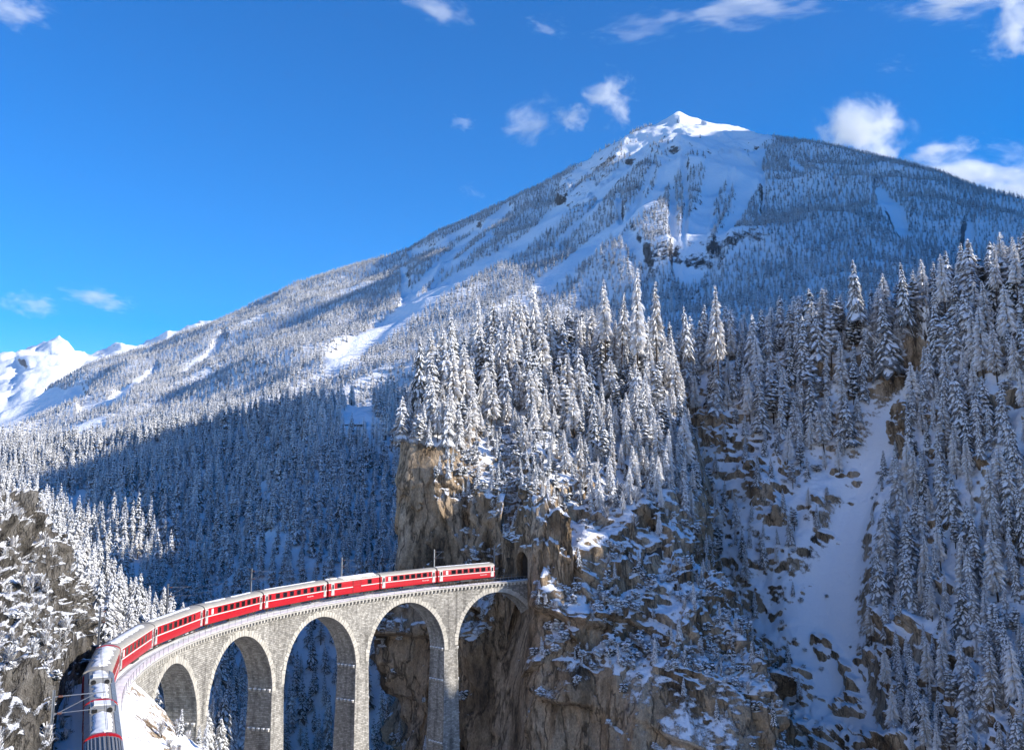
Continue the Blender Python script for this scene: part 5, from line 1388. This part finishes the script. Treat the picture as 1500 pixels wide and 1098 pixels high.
for kind, (q, h, ar) in IND.items():
    nm, cat, adj = NOUN[kind]; nv = sum(1 for k in PROTO if k[0] == kind)
    mid = q+np.stack([0*h, 0*h, h*.5], -1); px, py = pix(mid)
    zi = np.array([zone_of(a, b) for a, b in zip(px, py)])
    labels = [None]*len(q)
    for z in sorted(set(zi)):
        ids = [i for i in range(len(q)) if zi[i] == z]
        where = ZONES[z][1] if z >= 0 else 'in the blue shaded slope far behind the viaduct'
        marks = {}
        def mark(i, w):
            if i not in marks: marks[i] = w; return True
        if len(ids) == 1: marks[ids[0]] = 'lone'
        else:
            app = {i: h[i]/np.linalg.norm(q[i]) for i in ids}
            mark(max(ids, key=lambda i: app[i]), 'tallest' if kind in ('spruce', 'larch', 'pine') else 'largest')
            rem = [i for i in ids if i not in marks]
            ordn = ('leftmost', 'second from the left', 'third from the left', 'fourth from the left', 'fifth from the left')
            lr = sorted(ids, key=lambda i: px[i])
            for i, w_ in list(zip(lr, ordn))[:(len(lr)+1)//2]: mark(i, w_)
            for i, w_ in list(zip(lr[::-1], [w.replace('left', 'right') for w in ordn]))[:len(lr)//2]: mark(i, w_)
            rem = [i for i in ids if i not in marks]
            for key, w_ in ((lambda i: -py[i], 'lowest'), (lambda i: py[i], 'highest'), (lambda i: app[i], 'smallest'), (lambda i: -py[i], 'second lowest'), (lambda i: py[i], 'second highest'), (lambda i: -app[i], 'second largest'), (lambda i: app[i], 'second smallest'), (lambda i: -py[i], 'third lowest'), (lambda i: py[i], 'third highest'), (lambda i: -app[i], 'third largest')):
                if len(rem) > 1: mark(min(rem, key=key), w_); rem = [i for i in ids if i not in marks]
        for i in ids:
            labels[i] = f'{marks[i]} {adj} {where}' if i in marks else f'medium {adj} {where}'
    for i in range(len(q)):
        for o_, n_ in ((' from the left', ' from left'), (' from the right', ' from right'), ('low snow-covered dark', 'low snowy'), ('frosted pale larch', 'pale larch'), ('snow-laden spruce', 'snowy spruce'), ('bare frosted bush', 'frosted bush'), ('round-crowned snowy pine', 'snowy pine'), ('among the tall pointed larches on the clifftop skyline', 'among the tall clifftop larches'), ('on the sunlit snow patch of the clifftop edge', 'on the sunlit clifftop snow patch'), ('in the blue shaded slope far behind the viaduct', 'on the shaded slope behind the viaduct'), ('on the shaded rock seen under and beside the last arch', 'on the rock under the last arch'), ('medium low ', 'medium '), ('in the dark clefts of the great bare wall', 'in the clefts of the bare wall'), ('on the thinly wooded shoulder above the cliff face', 'on the thinly wooded shoulder'), ('on the cliff wall above the train\'s tail carriages', 'on the cliff above the tail carriages')):
            if len(labels[i].split()) > 16: labels[i] = labels[i].replace(o_, n_)
        if len(labels[i].split()) > 16: print('LONG', labels[i])
        cm, tm = PROTO[kind, int(rng.integers(nv))]
        o = empty(nm, tuple(q[i]), float(rng.random()*6.283), labels[i], cat, {'spruce': 'snowy spruces on the slopes and cliff', 'larch': 'frosted larches on the slopes and clifftop', 'pine': 'round-crowned snowy pines', 'shrub': 'snowy shrubs clinging to the rock', 'brush': 'bare frosted bushes'}[kind])
        wj = float(rng.uniform(.85, 1.2))*(.72 if ar[i] == 'tall' else 1); o.scale = (h[i]*wj, h[i]*wj, h[i]); o.rotation_euler = (float(rng.normal(0, .03)), float(rng.normal(0, .03)), o.rotation_euler[2])
        link('trunk', tm, parent=o); link('crown', cm, parent=o)

KI = {'spruce': 4, 'larch': 3, 'pine': 2, 'shrub': 3, 'brush': 2}
def mass(name, areas, lod, label):
    Q_ = []; H_ = []; P_ = []; kinds = [(k, KI[k]) for k in KI]; off = 0; used = []
    present = [k for k in KI if any((a, k) in rest for a in areas)]
    for k in present:
        for a in areas:
            for (p, hh) in rest.get((a, k), []): Q_.append(p); H_.append(hh); P_.append(off+int(rng.integers(KI[k])))
        off += KI[k]; used.append((k, KI[k]))
    if Q_: forest(name, np.array(Q_), np.array(H_), np.array(P_), proto_collection(lod, used), label)
mass('cliff_top_forest', ('crest', 'light', 'tall'), 0, 'snow-laden wood filling the top of the rock massif')
mass('cliff_undergrowth', ('ledge',), 0, 'snowy undergrowth covering the ledges of the cliff')
mass('gully_slope_forest', ('right', 'rightlow', 'brush'), 0, 'snow-laden wood on the steep slope right of the cliff')
mass('left_bank_forest', ('left', 'near', 'bank'), 0, 'snowy wood and brush behind the near rock wall')
mass('valley_forest', ('mid',), 1, 'blue shaded snowy forest on the slope beyond the viaduct')

# the mountain's forest
def mtp(px, py, P, nz):
    d = np.min([polydist(px, py, L) for L in PATHS], axis=0)
    n = fbm(P[:, 0]*.006, P[:, 1]*.006, P[:, 2]*.006, 3)
    w_ = fbm(P[:, 0]*.004, P[:, 1]*.004, P[:, 2]*.004, 4)*40+n*14; b = inpoly(px+w_, py+w_*.5, MT_BALD)
    p = sstep(.9, 1.15, d+n*.5)*np.where(b, .65*sstep(-.2, .2, n)*sstep(200, 265, py), 1.0)
    return p*np.where((py > 80) & (px > -40) & (px < 1540), 1, 0)*np.where(py > 700, .0, 1)*sstep(-.55, -.1, n+.2)
q = MT.scatter(560000, lambda q: 5.4+1.6*sstep(900, 2600, np.hypot(q[:, 0], q[:, 1])), mtp, np.random.default_rng(77))
hh = np.random.default_rng(5).uniform(8.5, 17, len(q)); sh_ = shows(q, hh); q = q[sh_]; hh = hh[sh_]
forest('mountain_forest', q, hh, np.random.default_rng(6).choice(7, len(q), p=[.16, .16, .16, .16, .12, .12, .12]), proto_collection(2, [('spruce', 4), ('larch', 3)]), 'snow-dusted forest covering the flanks of the great mountain')
print('trees', {k: len(v[0]) for k, v in IND.items()}, 'rest', sum(len(v) for v in rest.values()), 'mountain', len(q))

# gallery on the sunlit terrace across the valley
def gallery():
    c = at(520, 627, 520); r = empty('snow_gallery', tuple(c), math.radians(-8), 'long low shed with a snow-covered roof in the sunlit clearing across the valley', 'shed')
    mb = MB(); mb.box((0, 0, 1.4), (13, 4.5, 2.8)); link('wall', mb.mesh('wall', plain('weathered_grey_boards', (.16, .14, .12), .9, var=.3)), parent=r)
    mb = MB(); mb.hexa([(-7.2, -3, 2.6), (7.2, -3, 2.6), (7.2, 3.2, 5.0), (-7.2, 3.2, 5.0), (-7.2, -3, 2.8), (7.2, -3, 2.8), (7.2, 3.2, 5.2), (-7.2, 3.2, 5.2)]); ro = link('roof', mb.mesh('roof', M_UNDER), parent=r)
    mb = MB(); mb.hexa([(-7.1, -2.9, 2.81), (7.1, -2.9, 2.81), (7.1, 3.1, 5.21), (-7.1, 3.1, 5.21), (-6.9, -2.7, 3.4), (6.9, -2.7, 3.4), (6.9, 2.9, 5.8), (-6.9, 2.9, 5.8)]); link('roof_snow', mb.mesh('roof_snow', M_SNOW), parent=ro)
    for x in (-4.5, -1.5, 1.5, 4.5): mb = MB(); mb.box((x, -2.27, 1.2), (2.0, .1, 1.7)); link('opening', mb.mesh('opening', M_BLACK), parent=r)  # flat black slabs stand in for the shade inside openings
gallery()
bpy.data.objects['snow_gallery'].scale = (.8, .7, .62)
# rock tower beside the gully
def pinnacle():
    c = at(1320, 640, 316); bm = bmesh.new(); bmesh.ops.create_icosphere(bm, subdivisions=5, radius=1.0)
    V = np.array([v.co[:] for v in bm.verts]); x, y, z = V.T; w = (1-.38*np.clip(z, -1, 1))
    V = np.stack([x*2.7*w, y*2.7*w, z*7.2+4], 1); cv, cd = cells(V[:, 0]*.55+9, V[:, 1]*.55, V[:, 2]*.33, 8); cv2, _ = cells(V[:, 0]*1.6, V[:, 1]*1.6, V[:, 2]*1.2, 9)
    n = np.stack([x, y, z*.3], 1); V += n*((cv-.5)*2.4+(cv2-.5)*.7+fbm(V[:, 0]*.8, V[:, 1]*.8, V[:, 2]*.8, 3)*.5)[:, None]
    for v, p in zip(bm.verts, V): v.co = p
    me = bpy.data.meshes.new('rock_pinnacle'); bm.to_mesh(me); bm.free(); me.polygons.foreach_set('use_smooth', np.full(len(me.polygons), True)); me.materials.append(snow_rock('pinnacle_rock', ROCK, .45, .6, amp=.4, nscale=.6, rscale=.3, bump=.9, fine=.4))
    o = link('rock_pinnacle', me, label='dark rock pinnacle with snow on its steps standing beside the avalanche gully', cat='rock'); o.location = c
pinnacle()

# ------------------------------------------------------------------ clouds and air
def cloud_mat(name, dens, cover, seed, scale=1.9):
    m = bpy.data.materials.new(name); m.use_nodes = True; nt = m.node_tree; nt.nodes.clear()
    out = N(nt, 'ShaderNodeOutputMaterial'); pv = N(nt, 'ShaderNodeVolumePrincipled'); nt.links.new(pv.outputs[0], out.inputs['Volume'])
    pv.inputs['Color'].default_value = (1, 1, 1, 1); pv.inputs['Anisotropy'].default_value = 0
    tc = N(nt, 'ShaderNodeTexCoord'); ln = N(nt, 'ShaderNodeVectorMath', operation='LENGTH'); nt.links.new(tc.outputs['Object'], ln.inputs[0])
    n = N(nt, 'ShaderNodeTexNoise', noise_dimensions='4D'); n.inputs['W'].default_value = seed; n.inputs['Scale'].default_value = scale; n.inputs['Detail'].default_value = 6; n.inputs['Roughness'].default_value = .62; n.inputs['Distortion'].default_value = .35
    nt.links.new(tc.outputs['Object'], n.inputs['Vector'])
    f = mathn(nt, 'SUBTRACT', 1.0, ln.outputs['Value'])
    v = mathn(nt, 'ADD', mathn(nt, 'MULTIPLY', mathn(nt, 'SUBTRACT', n.outputs[0], .5), 3.0), mathn(nt, 'MULTIPLY', f, .9))
    mr = N(nt, 'ShaderNodeMapRange', interpolation_type='SMOOTHSTEP'); nt.links.new(v, mr.inputs[0]); mr.inputs[1].default_value = cover; mr.inputs[2].default_value = cover+.55; mr.inputs[4].default_value = dens
    edge = N(nt, 'ShaderNodeMapRange', interpolation_type='SMOOTHSTEP'); nt.links.new(f, edge.inputs[0]); edge.inputs[1].default_value = 0; edge.inputs[2].default_value = .25
    nt.links.new(mathn(nt, 'MULTIPLY', mr.outputs[0], edge.outputs[0]), pv.inputs['Density'])
    return m
def cloud(px, py, w, h, r, dens, cover, seed, label, tilt=0.0, group='small white clouds in the blue sky'):
    c = at(px, py, r); k = r/F_PX*1.04
    bm = bmesh.new(); bmesh.ops.create_icosphere(bm, subdivisions=3, radius=1.0); me = bpy.data.meshes.new('cloud'); bm.to_mesh(me); bm.free()
    me.materials.append(cloud_mat('cloud_vapour', dens, cover, seed))
    o = link('cloud', me, label=label, cat='cloud', group=group); o.location = c; o.scale = (w*k, max(h, w*.5)*k, h*k)
    o.rotation_euler = (0, tilt, -math.atan2(c[0], c[1])); return o
RC = 10500
for a in ((770, 178, 80, 46, .0045, .60, 1.3, 'wispy white cloud left of the summit, the broadest of that cluster', -.45), (838, 174, 34, 30, .006, .58, 2.1, 'small wispy cloud in the middle of the cluster left of the summit', 0),
          (895, 150, 52, 46, .006, .57, 3.7, 'bright wispy cloud nearest the summit, high above the ridge', .5), (680, 180, 26, 15, .004, .58, 4.4, 'tiny faint cloud leftmost of the cluster above the left ridge', .2),
          (695, 285, 26, 18, .0022, .60, 5.2, 'faint scrap of cloud just above the left ridge', .5), (1262, 196, 62, 56, .009, .52, 6.9, 'bright puffy cloud standing on the right ridge', .3),
          (1405, 250, 84, 46, .009, .53, 7.3, 'large bright cloud bank rising behind the right ridge', .1), (1490, 282, 66, 46, .008, .53, 8.8, 'cloud bank cut by the right edge behind the ridge', 0),
          (1400, 4, 110, 26, .008, .54, 9.6, 'long white cloud along the top edge at right', .08), (1490, 36, 46, 46, .008, .54, 10.2, 'white cloud filling the top right corner', .7),
          (1110, 6, 130, 24, .004, .54, 11.5, 'thin cloud along the top edge above the summit', 0), (940, 38, 90, 26, .0022, .58, 12.1, 'very faint cloud streak below the top edge', -.1),
          (800, 40, 40, 20, .003, .58, 13.9, 'small faint cloud near the top edge, middle of the sky', .2), (640, 10, 80, 28, .0035, .57, 14.3, 'faint cloud at the top edge left of centre', .3),
          (10, 12, 60, 28, .006, .54, 15.7, 'white cloud in the top left corner', .1), (45, 446, 36, 18, .006, .54, 16.2, 'small cloud low on the left above the snowy peaks', .1),
          (143, 437, 48, 16, .006, .54, 17.8, 'small flat bright cloud low on the left beside a fainter one', .12), (1312, 95, 34, 16, .0022, .58, 18.6, 'faint scrap of cloud high above the right ridge', .2), (1455, 78, 30, 20, .003, .58, 19.4, 'faint small cloud below the top right corner', .2)):
    px, py, w, h, d, cv_, sd, lb, tl = a
    cloud(px, py, w*1.3, h*1.3, RC, d*.62, (cv_-.50)*3.2+.24, sd, lb, tl)
for px, py, w, h, r, d, sd, lb in ((1475, 336, 85, 30, 1900, .0026, 3.1, 'thin drift of mist along the forested right shoulder'), (1185, 388, 70, 20, 1300, .0018, 8.2, 'faint patch of mist behind the skyline trees')):
    o = cloud(px, py, w, h, r, d, .0, sd, lb, .1, group=None); o['category'] = 'mist'; o.name = 'mist'
HAZE = True
if HAZE:
    mb = MB(); x0, x1, y0, y1, z0, z1 = -9700, 9700, -9700, 10300, FLOOR-80, 2080
    mb.box(((x0+x1)/2, (y0+y1)/2, (z0+z1)/2), (x1-x0, y1-y0, z1-z0))
    m = bpy.data.materials.new('mountain_air'); m.use_nodes = True; nt = m.node_tree; nt.nodes.clear(); out = N(nt, 'ShaderNodeOutputMaterial'); pv = N(nt, 'ShaderNodeVolumePrincipled')
    pv.inputs['Color'].default_value = (.92, .95, 1, 1); pv.inputs['Density'].default_value = .000011; pv.inputs['Anisotropy'].default_value = .1; nt.links.new(pv.outputs[0], out.inputs['Volume'])
    link('haze', mb.mesh('haze', m), kind='stuff', label='thin blue mountain air in the valley', cat='haze')
scn.cycles.volume_bounces = 8
